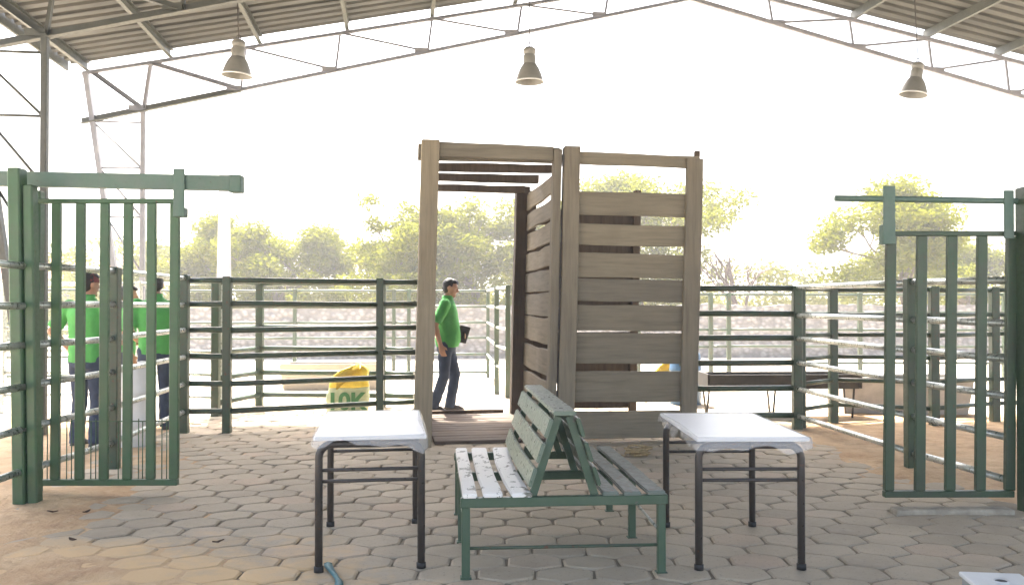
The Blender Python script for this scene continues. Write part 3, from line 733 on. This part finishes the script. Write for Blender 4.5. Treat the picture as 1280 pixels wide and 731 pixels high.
sack((-2.06, 11.45, -.015), R(4), .55, .28, .72, 'upright yellow topped feed sack with green lettering behind the cross fence', '10K', 1.0)
sack((2.35, 13.2, -.045), R(10), .34, .22, .70, 'yellow sack half hidden behind the open crate door planks', None, 6.0, split=.10)

# ------------------------------------------------------------------ small things on the ground
mb = MB()
pts = []
for k in range(60):
    a = k * .36; r_ = .085 + .02 * math.sin(k * .5) + .0006 * k
    pts.append((r_ * math.cos(a), r_ * .8 * math.sin(a), .012 + .0013 * k + .006 * math.sin(k * .9)))
pts += [(-.1 - .03 * i, -.05 + .012 * i * math.sin(i), .014) for i in range(1, 7)]
rp = tb('rope_coil', M['rope'], None, pts, .011, n=8); c = P(797, 570); rp.location = (c.x, c.y, 0)
tag(rp, 'small frayed coil of rope on the pavers below the crate door', 'rope')
bm = bmesh.new(); rows = []
for j in range(15):
    t = j / 14; y = 4.38 + .52 * t; x = (418 - 630) * (y) / F + .03 * math.sin(5 * t)
    wv = .020 + .004 * math.sin(9 * t); z = .008 + .008 * abs(math.sin(6 * t))
    rows.append([bm.verts.new((x - wv, y, z)), bm.verts.new((x, y, z + .006)), bm.verts.new((x + wv, y, z))])
for A, B in zip(rows, rows[1:]):
    for i in range(2): bm.faces.new((A[i], A[i + 1], B[i + 1], B[i])).smooth = True
bmesh.ops.solidify(bm, geom=list(bm.faces), thickness=.003)
me = bpy.data.meshes.new('strap'); bm.to_mesh(me); bm.free()
tag(mesh_obj('plastic_strap', me, M['lightblue']), 'crumpled light blue plastic strap lying on the pavers under the table', 'strap')
# white box with a hole in its lid
wb = empty('lidded_box', (2.30, 4.02, 0), R(-8), 'white plastic box with a dark round hole in its lid, on the pavers', 'box')
bx('box_body', simple('grey_box_side', (0.30, 0.32, 0.31), .6, .1, 6), wb, -.13, .13, -.22, .19, -.003, .135, bev=.012, seg=2)
bx('lid', M['white_plastic'], wb, -.14, .14, -.23, .20, .136, .158, bev=.008, seg=2)
MB().lathe([(.0, .1592), (.026, .1592)], 16, c=(.0, .06, 0)).build('hole', M['black'], wb)
MB().lathe([(.026, .1585), (.033, .164), (.036, .1585)], 16, c=(.0, .06, 0)).build('hole_rim', M['white_plastic'], wb)
for i, (px, py) in enumerate(((70, 641), (112, 641), (95, 676), (275, 679))):
    c = P(px, py); bm = bmesh.new(); n = 9; top = []
    vs = [bm.verts.new(((t / (n - 1) - .5) * .075, s_ * .018 * math.sin(math.pi * (t + .2) / (n - .6)), .012 + .01 * abs(t - 4) / 4 + .006 * abs(s_))) for t in range(n) for s_ in (-1, 0, 1)]
    for t in range(n - 1):
        for s_ in range(2): bm.faces.new((vs[t * 3 + s_], vs[t * 3 + s_ + 1], vs[t * 3 + s_ + 4], vs[t * 3 + s_ + 3]))
    bmesh.ops.solidify(bm, geom=list(bm.faces), thickness=.0015)
    me = bpy.data.meshes.new('dry_leaf'); bm.to_mesh(me); bm.free()
    o = mesh_obj('dry_leaf', me, M['dryleaf']); o.location = (c.x, c.y, .003); o.rotation_euler = (0, 0, i * 1.3)
    tag(o, 'small curled dark dry leaf on the sandy pavers below the wide green gate', 'leaf', 'dry leaves on the pavers')
# troughs
t = empty('feed_trough', (3.55, 11.35, 0), R(2), 'long dark shallow feed trough on thin splayed legs', 'trough')
mb = MB(); mb.rings([[Vector((x, y, z)) for y, z in ((-.26, .54), (-.18, .35), (.18, .35), (.26, .54), (.23, .54), (.16, .38), (-.16, .38), (-.23, .54))] for x in (-.98, -.5, 0, .5, .98)], True, False); mb.build('basin', M['trough_dark'], t)
for x in (-.98, .98): bx('end_plate', M['trough_dark'], t, x - .012, x + .012, -.245, .245, .36, .55, bev=.004)
for x in (-.95, -.1, .92):
    for s_ in (-1, 1): tb('leg', M['iron'], t, [(x, s_ * .16, .36), (x + s_ * .07, s_ * .26, -.03)], .014, n=8)
t = empty('stock_trough', (5.35, 11.9, 0), R(-4), 'grey concrete drinking trough with thick sloping sides behind the dark fence', 'trough')
def conc_trough(t, lx, ly, h, mat, th=.08):
    mb = MB()
    def r4(x, y, z): return [Vector((-x, -y, z)), Vector((x, -y, z)), Vector((x, y, z)), Vector((-x, y, z))]
    mb.rings([r4(lx * .93, ly * .8, -.045), r4(lx, ly, h), r4(lx - th, ly - th, h), r4(lx * .93 - th, ly * .8 - th, .1)], True, False)
    bmesh.ops.bevel(mb.bm, geom=list(mb.bm.edges), offset=.015, segments=2, affect='EDGES'); mb.build('basin', mat, t)
    MB().rings([r4(lx * .96 - th, ly * .9 - th, h * .78), r4(lx * .96 - th, ly * .9 - th, h * .78 + .004)]).build('water', M['glass_dark'], t)
conc_trough(t, .85, .36, .46, M['concrete'])
t = empty('stock_trough', (-3.0, 15.4, 0), R(3), 'low beige plastered trough behind the yellow sack and pen fence', 'trough')
conc_trough(t, .85, .34, .40, M['beige'])
b_ = MB(); b_.rings([[Vector((x * s_, y * s_, z)) for x, y in ((-.15, -.13), (.15, -.13), (.15, .13), (-.15, .13))] for z, s_ in ((-.045, 1.0), (.40, .8), (.44, .74))], True, False)
bmesh.ops.bevel(b_.bm, geom=list(b_.bm.edges), offset=.02, segments=2, affect='EDGES')
tag(b_.build('salt_block', M['white_plastic'], None), 'white tapered block beside the grey concrete trough', 'block').location = (4.78, 12.2, 0)
# white drum behind the left gate
dr = empty('plastic_drum', (-3.78, 9.05, -.03), 0, 'white plastic drum standing between the green shirted men', 'drum')
MB().lathe([(.17, 0), (.19, .02), (.2, .25), (.205, .27), (.2, .29), (.2, .55), (.205, .57), (.2, .59), (.195, .80), (.17, .84), (.03, .85)], 24, cap=True).build('drum_body', M['white_plastic'], dr)
MB().lathe([(.05, .85), (.05, .875), (.02, .88)], 14, c=(.08, 0, 0), cap=True).build('cap', M['white_plastic'], dr)
dr = empty('plastic_drum', (2.60, 12.6, -.045), 0, 'blue plastic drum beyond the open crate door end', 'drum')
MB().lathe([(.2, 0), (.22, .03), (.225, .25), (.235, .27), (.225, .29), (.225, .52), (.235, .54), (.225, .56), (.215, .74), (.19, .78), (.03, .79)], 24, cap=True).build('drum_body', M['blue'], dr)
MB().lathe([(.05, .79), (.05, .815), (.02, .82)], 14, c=(.1, 0, 0), cap=True).build('cap', M['black'], dr)

# ------------------------------------------------------------------ people
def remesh(mb, voxel, smooth=6, fac=.5):
    me = mb.mesh(); o = bpy.data.objects.new('tmp', me); COL.objects.link(o)
    r = o.modifiers.new('r', 'REMESH'); r.mode = 'VOXEL'; r.voxel_size = voxel; r.use_smooth_shade = True
    s_ = o.modifiers.new('s', 'SMOOTH'); s_.factor = fac; s_.iterations = smooth
    dg = bpy.context.evaluated_depsgraph_get(); dg.update()
    out = bpy.data.meshes.new_from_object(o.evaluated_get(dg)); bpy.data.objects.remove(o)
    out.materials.clear(); return out
def cap_(mb, pts, rs, n=14):
    pts = [Vector(p) for p in pts]
    for p, r in zip(pts, rs): mb.ell(p, (r, r, r), n, 8)
    for (p, r), (q, s_) in zip(zip(pts, rs), list(zip(pts, rs))[1:]):
        if (q - p).length > 1e-4: mb.tube([p, q], r, n=n, r2=s_)
def torso(mb, secs, n=26):
    """secs: (z, rx, ry, cx, cy) or with ring tilt"""
    mb.rings([[Vector((s_[3] + s_[1] * math.copysign(abs(math.cos(a)) ** .8, math.cos(a)), s_[4] + s_[2] * math.copysign(abs(math.sin(a)) ** .9, math.sin(a)), s_[0])) for a in [2 * math.pi * k / n for k in range(n)]] for s_ in secs])
def hand(mb, wrist, d, palm_n, curl=.5, scale=1.0, right=True):
    """wrist, direction of fingers, palm normal"""
    w_ = Vector(wrist); d = Vector(d).normalized(); nrm = Vector(palm_n); nrm = (nrm - d * nrm.dot(d)).normalized(); side = d.cross(nrm) * (1 if right else -1)
    for i in range(4):
        off = side * (.030 - .020 * i); base = w_ + d * .085 * scale + off
        cap_(mb, [w_ + off * .5, base], [.017, .0125], 8)
        L = (.040, .045, .042, .033)[i]; p = base; dd = d.copy()
        pts = [p]
        for k in range(3):
            dd = (dd * math.cos(curl * .7) + nrm * math.sin(curl * .7)).normalized(); nrm2 = nrm
            p = p + dd * L * (1 - .2 * k); pts.append(p)
        cap_(mb, pts, [.0115, .0105, .0095, .008], 8)
    tb_ = w_ + d * .03 + side * .025
    cap_(mb, [tb_, tb_ + d * .03 + side * .03 + nrm * .012, tb_ + d * .062 + side * .034 + nrm * .03], [.015, .0125, .009], 8)
def person(loc, rz, label, H=1.75, lean=0.0, arms=None, legs=None, head_yaw=0.0, head_pitch=0.0, cap=False, belly=0.0):
    k = H / 1.75
    o = empty('person', loc, rz, label, 'person', 'people in green polo shirts'); o.scale = (k, k, k)
    legs = legs or [dict(hip=(-.095, 0, .90), knee=(-.10, .03, .49), ank=(-.105, -.01, .085), toe=(-.115, .16, .03)), dict(hip=(.095, 0, .90), knee=(.10, .03, .49), ank=(.11, -.01, .085), toe=(.125, .16, .03))]
    arms = arms or [dict(sh=(-.195, 0, 1.42), el=(-.27, -.03, 1.14), wr=(-.25, .06, .90)), dict(sh=(.195, 0, 1.42), el=(.27, -.03, 1.14), wr=(.25, .06, .90))]
    ly = lambda z: lean * max(0, z - .9)
    body = MB()
    torso(body, [(.84, .15, .10, 0, 0), (.95, .165, .115, 0, 0), (1.05, .150, .105, 0, ly(1.05)), (1.2, .160, .115, 0, ly(1.2)), (1.34, .175, .118, 0, ly(1.34)), (1.43, .155, .09, 0, ly(1.43)), (1.48, .075, .065, 0, ly(1.48))])
    hy = ly(1.5)
    cap_(body, [(0, hy, 1.42), (0, hy + .012, 1.53)], [.062, .056])
    HM = Matrix.Translation((0, hy + .015, 1.52)) @ Matrix.Rotation(head_yaw, 4, 'Z') @ Matrix.Rotation(-head_pitch, 4, 'X')
    h3 = HM.to_3x3()
    def hp(x, y, z): return HM @ Vector((x, y, z))
    body.ell(hp(0, -.008, .135), (.074, .094, .098), 18, 12, h3)
    body.ell(hp(0, .022, .075), (.057, .070, .072), 16, 10, h3)
    cap_(body, [hp(0, .086, .13), hp(0, .107, .094)], [.011, .016], 8)                 # nose
    for s_ in (-1, 1):
        body.ell(hp(s_ * .074, -.01, .112), (.012, .022, .032), 10, 8, h3)                # ears
        body.ell(hp(s_ * .030, .078, .142), (.022, .012, .008), 8, 6, h3)               # brows
    cap_(body, [hp(-.022, .086, .062), hp(.022, .086, .062)], [.008, .008], 8)         # mouth
    cap_(body, [hp(0, .075, .022)], [.022], 8)
    for i, a in enumerate(arms):
        sh = Vector(a['sh']) + Vector((0, ly(1.42), 0)); el = Vector(a['el']); wr = Vector(a['wr'])
        cap_(body, [sh, el, wr], [.055, .043, .029])
        cap_(body, [el.lerp(wr, .3)], [.045])
        hand(body, wr, a.get('hd', (wr - el)), a.get('pn', ((1 if i == 0 else -1), .2, 0)), a.get('curl', .45), right=(i == 1))
    for i, g_ in enumerate(legs):
        cap_(body, [g_['hip'], g_['knee'], g_['ank']], [.082, .055, .042])
    bo = mesh_obj('body', remesh(body, .009, 3), M['skin'], o)
    # shirt
    m_ = MB()
    torso(m_, [(.86, .178, .128 + belly * .5, 0, belly * .4), (.95, .182, .135 + belly, 0, belly * .6), (1.05, .175, .132 + belly, 0, ly(1.05) + belly * .6), (1.2, .180, .135 + belly * .5, 0, ly(1.2) + belly * .3), (1.34, .193, .135, 0, ly(1.34)), (1.43, .172, .106, 0, ly(1.43)), (1.485, .085, .075, 0, ly(1.48)), (1.51, .070, .068, 0, ly(1.5))])
    for a in arms:
        sh = Vector(a['sh']) + Vector((0, ly(1.42), 0)); el = Vector(a['el']); cap_(m_, [sh, sh.lerp(el, .45)], [.073, .068]); m_.tube([sh.lerp(el, .3), sh.lerp(el, .88)], .069, n=16, r2=.074)
    me = remesh(m_, .012, 5)
    for v in me.vertices:
        q = noise.noise(v.co * 9) * .006 + noise.noise(v.co * 22) * .003; v.co += v.normal * q
    shirt = mesh_obj('shirt', me, M['shirt'], o)
    c = MB().lathe([(.066, 1.485), (.074, 1.50), (.068, 1.535), (.062, 1.53)], 20, c=(0, ly(1.5) + .004, 0)); c.build('collar', M['shirt'], shirt)
    # trousers
    m_ = MB()
    torso(m_, [(.80, .168, .122, 0, 0), (.88, .172, .128, 0, 0), (.97, .165, .122, 0, 0), (1.0, .16, .118, 0, 0)])
    for g_ in legs:
        hip, kn, an = Vector(g_['hip']), Vector(g_['knee']), Vector(g_['ank'])
        cap_(m_, [hip, kn], [.098, .073]); m_.tube([hip, kn, an + Vector((0, 0, -.03))], [.098, .073, .070], n=18)
    me = remesh(m_, .012, 5)
    for v in me.vertices:
        q = noise.noise(Vector((v.co.x * 8, v.co.y * 8, v.co.z * 16))) * .007; v.co += v.normal * q
    mesh_obj('trousers', me, M['jeans'], o)
    for g_ in legs:
        m_ = MB(); an, to = Vector(g_['ank']), Vector(g_['toe']); d = (to - an); d.z = 0; d.normalize(); hl = an - d * .045
        cap_(m_, [(hl.x, hl.y, hl.z - .045), (an.x, an.y, an.z - .025)], [.040, .046]); cap_(m_, [(hl.x, hl.y, hl.z - .045), tuple(an.lerp(to, .6)), tuple(to)], [.040, .045, .034])
        me = remesh(m_, .010, 4)
        zmin = min(hl.z - .085, to.z - .03)
        for v in me.vertices: v.co.z = max(v.co.z, zmin + .0)
        mesh_obj('shoe', me, M['shoe'], o)
    if cap:
        m_ = MB(); m_.ell(hp(0, -.008, .15), (.082, .102, .088), 18, 12, h3)
        me = remesh(m_, .010, 2)
        dead = bmesh.new(); dead.from_mesh(me); inv = HM.inverted()
        bmesh.ops.delete(dead, geom=[v for v in dead.verts if (inv @ v.co).z < .135], context='VERTS'); dead.to_mesh(me); dead.free()
        co = mesh_obj('cap', me, M['cap'], o)
        m_ = MB(); m_.rings([[hp(.075 * math.cos(a) * s_, .07 + .075 * max(0, math.sin(a)) * s_, z) for a in [math.pi * q / 12 for q in range(13)]] for z, s_ in ((.148, 1), (.138, 1.0), (.138, .2))], False); m_.build('brim', M['cap'], co)
    m_ = MB(); m_.ell(hp(0, -.02, .152), (.081, .095, .092), 18, 12, h3); m_.ell(hp(0, -.045, .10), (.072, .062, .07), 16, 10, h3); m_.ell(hp(0, .022, .195), (.068, .072, .045), 14, 8, h3)
    me = remesh(m_, .009, 3)
    for v in me.vertices: v.co += v.normal * (noise.noise(v.co * 45) * .006)
    bm = bmesh.new(); bm.from_mesh(me); inv = HM.inverted()
    bmesh.ops.delete(bm, geom=[v for v in bm.verts if ((inv @ v.co).y > .03 and (inv @ v.co).z < .178 + .25 * max(0, (inv @ v.co).y - .06))], context='VERTS'); bm.to_mesh(me); bm.free()
    mesh_obj('hair', me, M['hair'], o)
    return o
# man walking past the far end of the crate, folder held in front of him (faces +x)
wl = [dict(hip=(-.09, 0, .90), knee=(-.09, .11, .495), ank=(-.09, .04, .09), toe=(-.10, .20, .033)), dict(hip=(.09, -.01, .90), knee=(.09, -.02, .49), ank=(.09, -.17, .10), toe=(.10, -.02, .033))]
wa = [dict(sh=(-.195, 0, 1.42), el=(-.24, -.06, 1.14), wr=(-.17, .15, 1.02), hd=(.5, .8, -.1), pn=(.8, -.3, -.2), curl=.7), dict(sh=(.195, -.01, 1.42), el=(.25, -.13, 1.15), wr=(.23, -.06, .90), hd=(-.1, .25, -1), pn=(-1, .2, 0), curl=.5)]
pa = person((-.76, 11.6, -.0), R(-90), 'man in green polo walking past the far crate opening with a black folder', 1.76, .02, wa, wl, 0, R(14), belly=.032)
fo = MB(); fo.box(-.075, .075, -.013, .013, -.115, .115, .004); fo_ = fo.build('clipboard_folder', M['folder'], None)
fo_.location = Vector((-.76 + .215 , 11.6 + .10, 1.03)); fo_.rotation_euler = (R(12), R(14), R(20))
tag(fo_, 'black folder held by the walking man in the crate passage', 'folder')
# group behind the left gate
ab = [dict(sh=(-.195, 0, 1.42), el=(-.36, -.05, 1.17), wr=(-.22, .05, .98), hd=(.4, .5, -.8), pn=(1, .3, 0)), dict(sh=(.195, 0, 1.42), el=(.30, .03, 1.15), wr=(.22, .20, 1.05), hd=(-.3, .9, .1), pn=(-1, .2, 0))]
person((-4.22, 8.95, -.03), R(-12), 'man in green polo and maroon cap, seen from behind, elbow out', 1.78, .0, ab, None, R(-20), R(6), cap=True)
ac = [dict(sh=(-.195, 0, 1.42), el=(-.27, -.02, 1.14), wr=(-.20, .17, 1.02), hd=(.3, .9, 0), pn=(1, 0, 0)), dict(sh=(.195, 0, 1.42), el=(.28, -.02, 1.15), wr=(.27, .05, .90))]
person((-4.02, 10.2, -.045), R(20), 'man in green polo with dark hair beside the white drum and the fence end post', 1.82, .04, ac, None, R(10), R(8))
person((-4.62, 10.75, -.045), R(-60), 'man in green polo half hidden between two others behind the green gate', 1.70, .03, ac, None, 0, R(10))

# ------------------------------------------------------------------ background: wall, pole, house, trees
def rubble_wall(label, x0, x1, y, h, seed):
    n = int((x1 - x0) / .16); bm = bmesh.new(); zs = 9
    prof = [(-.22, -.05)] + [(-.22 + .05 * i / zs, h * i / zs) for i in range(1, zs + 1)] + [(.17 - .0 * i, h - h * i / zs) for i in range(0, zs + 1)]
    rows = []
    for i in range(n + 1):
        x = x0 + (x1 - x0) * i / n; top = 1 + .06 * noise.noise(Vector((x * .8, seed, 0))) + .04 * noise.noise(Vector((x * 4, seed, 0)))
        rows.append([bm.verts.new((x, y + a + .05 * noise.noise(Vector((x * 3.1, z * 3.3, seed))) + .3 * math.sin(x * .2), z * top)) for a, z in prof])
    for A, B in zip(rows, rows[1:]):
        for k in range(len(prof) - 1): bm.faces.new((A[k], B[k], B[k + 1], A[k + 1]))
    bmesh.ops.recalc_face_normals(bm, faces=bm.faces)
    me = bpy.data.meshes.new('stone_wall'); bm.to_mesh(me); bm.free()
    return tag(mesh_obj('stone_wall', me, M['rubble']), label, 'wall')
rubble_wall('low grey rubble stone wall behind the far pipe fence', -8.5, 16.0, 23.8, 1.38, 2.0)

pole = empty('utility_pole', P(281, 440, -.05), 0, 'pale tapering concrete utility pole beyond the cross fence', 'pole')
bm_ = MB(); bm_.rings([[Vector((x * s_, y * s_, z)) for x, y in ((-.22, -.14), (.22, -.14), (.22, .14), (-.22, .14))] for z, s_ in ((-.1, 1.0), (4, .70), (6.3, .5))], True, False)
bm_.build('shaft', M['pole'], pole); MB().box(-.13, .13, -.1, .1, 6.3, 6.42, .02).build('cap', M['pole'], pole)

hs = empty('house', (-21.5, 46, 0), R(6), 'small cream walled house far behind the green shirted men', 'house')
bx('wall', M['cream'], hs, -4, 4, -2.5, 2.5, -.1, 2.7)
mb = MB(); mb.rings([[Vector((-4.4, y, z)) for y, z in ((-3.0, 2.6), (0, 3.9), (3.0, 2.6), (0, 3.75))], [Vector((4.4, y, z)) for y, z in ((-3.0, 2.6), (0, 3.9), (3.0, 2.6), (0, 3.75))]], True, False); mb.build('roof', M['roof_tile'], hs)
for x in (-2.6, 2.4):
    wn = bx('window', M['glass_dark'], hs, x - .5, x + .5, -2.53, -2.49, 1.0, 2.0); bx('frame', M['white_plastic'], wn, x - .58, x + .58, -2.56, -2.515, .92, .99); bx('frame', M['white_plastic'], wn, x - .03, x + .03, -2.56, -2.535, 1.0, 2.0)
bx('door', M['crate_v'], hs, -.45, .45, -2.54, -2.49, 0, 2.05)

def leaf_cloud(centres, n, size, seed, flat=.6):
    """centres: (x,y,z,rx,ry,rz); quads scattered through the volumes, denser on the outside"""
    g_ = np.random.default_rng(seed); C_ = np.array(centres); wts = (C_[:, 3] * C_[:, 4] * C_[:, 5]) ** .67; wts /= wts.sum()
    idx = g_.choice(len(C_), n, p=wts); d = g_.normal(size=(n, 3)); d /= np.linalg.norm(d, axis=1)[:, None]
    rad = g_.random(n) ** .45
    pos = C_[idx, :3] + d * rad[:, None] * C_[idx, 3:6] + g_.normal(size=(n, 3)) * size * .7
    a = g_.normal(size=(n, 3)); a[:, 2] *= flat; a /= np.linalg.norm(a, axis=1)[:, None]
    b = np.cross(a, g_.normal(size=(n, 3))); b /= np.linalg.norm(b, axis=1)[:, None]
    s_ = size * (.6 + .8 * g_.random(n))[:, None]
    v = np.stack([pos - a * s_, pos + b * s_ * .45, pos + a * s_, pos - b * s_ * .45], 1).reshape(-1, 3)
    me = bpy.data.meshes.new('leaves'); me.vertices.add(4 * n); me.vertices.foreach_set('co', v.ravel()); me.loops.add(4 * n); me.loops.foreach_set('vertex_index', np.arange(4 * n, dtype=np.int32))
    me.polygons.add(n); me.polygons.foreach_set('loop_start', np.arange(0, 4 * n, 4, dtype=np.int32)); me.polygons.foreach_set('loop_total', np.full(n, 4, dtype=np.int32)); me.update(calc_edges=True)
    return me
def tree(loc, h, spread, label, seed, n=9000, size=.085, leaf='leaf', name='acacia_tree', crown=True, bark='bark', rtrunk=.11):
    r = random.Random(seed); o = empty(name, loc, 0, label, 'tree', 'trees beyond the corral'); mb = MB(); tips = []
    def grow(p, d, L, rad, lvl):
        pts = [p]; q = p.copy(); dd = d.copy(); ns = 4
        for i in range(ns):
            dd = (dd + Vector((r.uniform(-.25, .25), r.uniform(-.25, .25), r.uniform(-.08, .18)))).normalized(); q = q + dd * L / ns; pts.append(q.copy())
        mb.tube(pts, [rad * (1 - .5 * i / ns) for i in range(ns + 1)], n=7 if lvl < 2 else 5)
        if lvl >= 3 or (lvl == 2 and rad < .012): tips.append(q); return
        for i in range(r.choice((3, 3, 4)) if lvl else r.choice((3, 4, 4))):
            az = r.uniform(0, 6.28); tilt = r.uniform(.35, .95); nd = (dd * math.cos(tilt) + Vector((math.cos(az) * spread, math.sin(az) * spread, .12)) * math.sin(tilt)).normalized()
            grow(pts[-1 - (i % 2)], nd, L * r.uniform(.6, .85), rad * .55, lvl + 1)
        if lvl >= 1: tips.append(q)
    grow(Vector((0, 0, -.1)), Vector((r.uniform(-.1, .1), 0, 1)), h * .32, rtrunk, 0)
    mz = max(t_.z for t_ in tips); sc = h * .93 / mz
    bmesh.ops.transform(mb.bm, matrix=Matrix.Diagonal((sc, sc, sc, 1)), verts=mb.bm.verts); mb.build('trunk', M[bark], o)
    if crown:
        cen = []
        for t_ in tips:
            if r.random() < .22: continue
            s_ = h * r.uniform(.05, .145); cen.append((t_.x * sc, t_.y * sc, t_.z * sc, s_ * 1.25, s_ * 1.25, s_ * .72))
        for _ in range(16):
            a = r.uniform(0, 6.28); q = h * r.uniform(.12, .45); s_ = h * r.uniform(.06, .13)
            cen.append((q * math.cos(a), q * math.sin(a), h * r.uniform(.26, .62), s_ * 1.3, s_ * 1.3, s_ * .8))
        mesh_obj('crown', leaf_cloud(cen, n, size, seed), M[leaf], o)
    return o
tree((-7.6, 29, -.05), 4.5, 1.5, 'spreading pale green acacia tree beside the utility pole', 11, 26000, .075)
tree((-9.6, 31, -.05), 3.6, 1.5, 'lower bushy green tree left of the utility pole behind the gate', 12, 14000, .075)
tree((-3.4, 28, -.05), 5.1, 1.4, 'leafy green tree rising behind the cross fence beside the crate post', 13, 26000, .075)
tree((-.9, 29, -.05), 5.0, 1.5, 'yellow green tree seen through the crate passage', 15, 26000, .078)
tree((1.9, 31, -.05), 5.2, 1.4, 'pale green tree half hidden behind the crate door', 17, 23000, .078)
tree((4.6, 30, -.05), 6.2, 1.4, 'tall pale green tree showing above the crate door boards', 33, 22000, .078)
tree((12.3, 27, -.05), 5.3, 1.4, 'pale green tree standing behind the narrow dark gate', 19, 26000, .075)
tree((16.2, 30, -.05), 4.0, 1.5, 'lower green tree behind the dark gate post', 21, 14000, .075)
tree((8.0, 28.5, -.05), 3.4, .7, 'bare pinkish dead tree with thin branches beyond the dark trough', 26, name='dead_tree', crown=False, bark='deadwood', rtrunk=.10)
tree((-16, 36, -.05), 4.2, 1.5, 'far green tree beside the cream house', 29, 7000, .09)
g_ = random.Random(5); cen = []
for i in range(230):
    x = g_.uniform(-26, 30); y = g_.uniform(33, 46); s_ = g_.uniform(.6, 1.45)
    cen.append((x, y, s_ * .7, s_ * 1.5, s_ * 1.2, s_ * (.8 + .4 * g_.random())))
for i in range(150):
    x = g_.uniform(-16, 19); y = g_.uniform(30.5, 33); s_ = g_.uniform(.45, .9)
    if -1 < x < 4: continue
    cen.append((x, y, 1.3 + (1.9 if x < 0 else 1.3) * g_.random(), s_ * 1.3, s_, s_ * .8))
tag(mesh_obj('scrub', leaf_cloud(cen, 130000, .09, 3), M['leaf_dry']), 'dry pale scrub thicket behind the rubble wall', 'scrub', kind='stuff')
cen = []
for i in range(120):
    x = g_.uniform(-9, 17); s_ = g_.uniform(.25, .5); cen.append((x, 25 + g_.uniform(-.3, 1.5), s_ + .5 * g_.random(), s_ * 1.3, s_, s_ * 1.1))
tag(mesh_obj('scrub', leaf_cloud(cen, 26000, .07, 8), M['leaf']), 'green weeds and bushes growing along the rubble wall', 'scrub', kind='stuff')

# ------------------------------------------------------------------ added haze volume standing in for veiling glare
hz = MB().box(-1600, 1600, -400, 2600, -1.1, 9.5).build('haze', None, None)
tag(hz, 'added bright haze veil over the yard', 'haze', kind='stuff')
hm = bpy.data.materials.new('glare_haze'); hm.use_nodes = True; ht = hm.node_tree; ht.nodes.clear()
ho = ht.nodes.new('ShaderNodeOutputMaterial'); hv = ht.nodes.new('ShaderNodeVolumePrincipled')
hv.inputs['Color'].default_value = (0.97, 0.97, 0.95, 1); hv.inputs['Density'].default_value = 0.0048; hv.inputs['Anisotropy'].default_value = 0.2
ht.links.new(hv.outputs[0], ho.inputs['Volume']); hz.data.materials.append(hm)
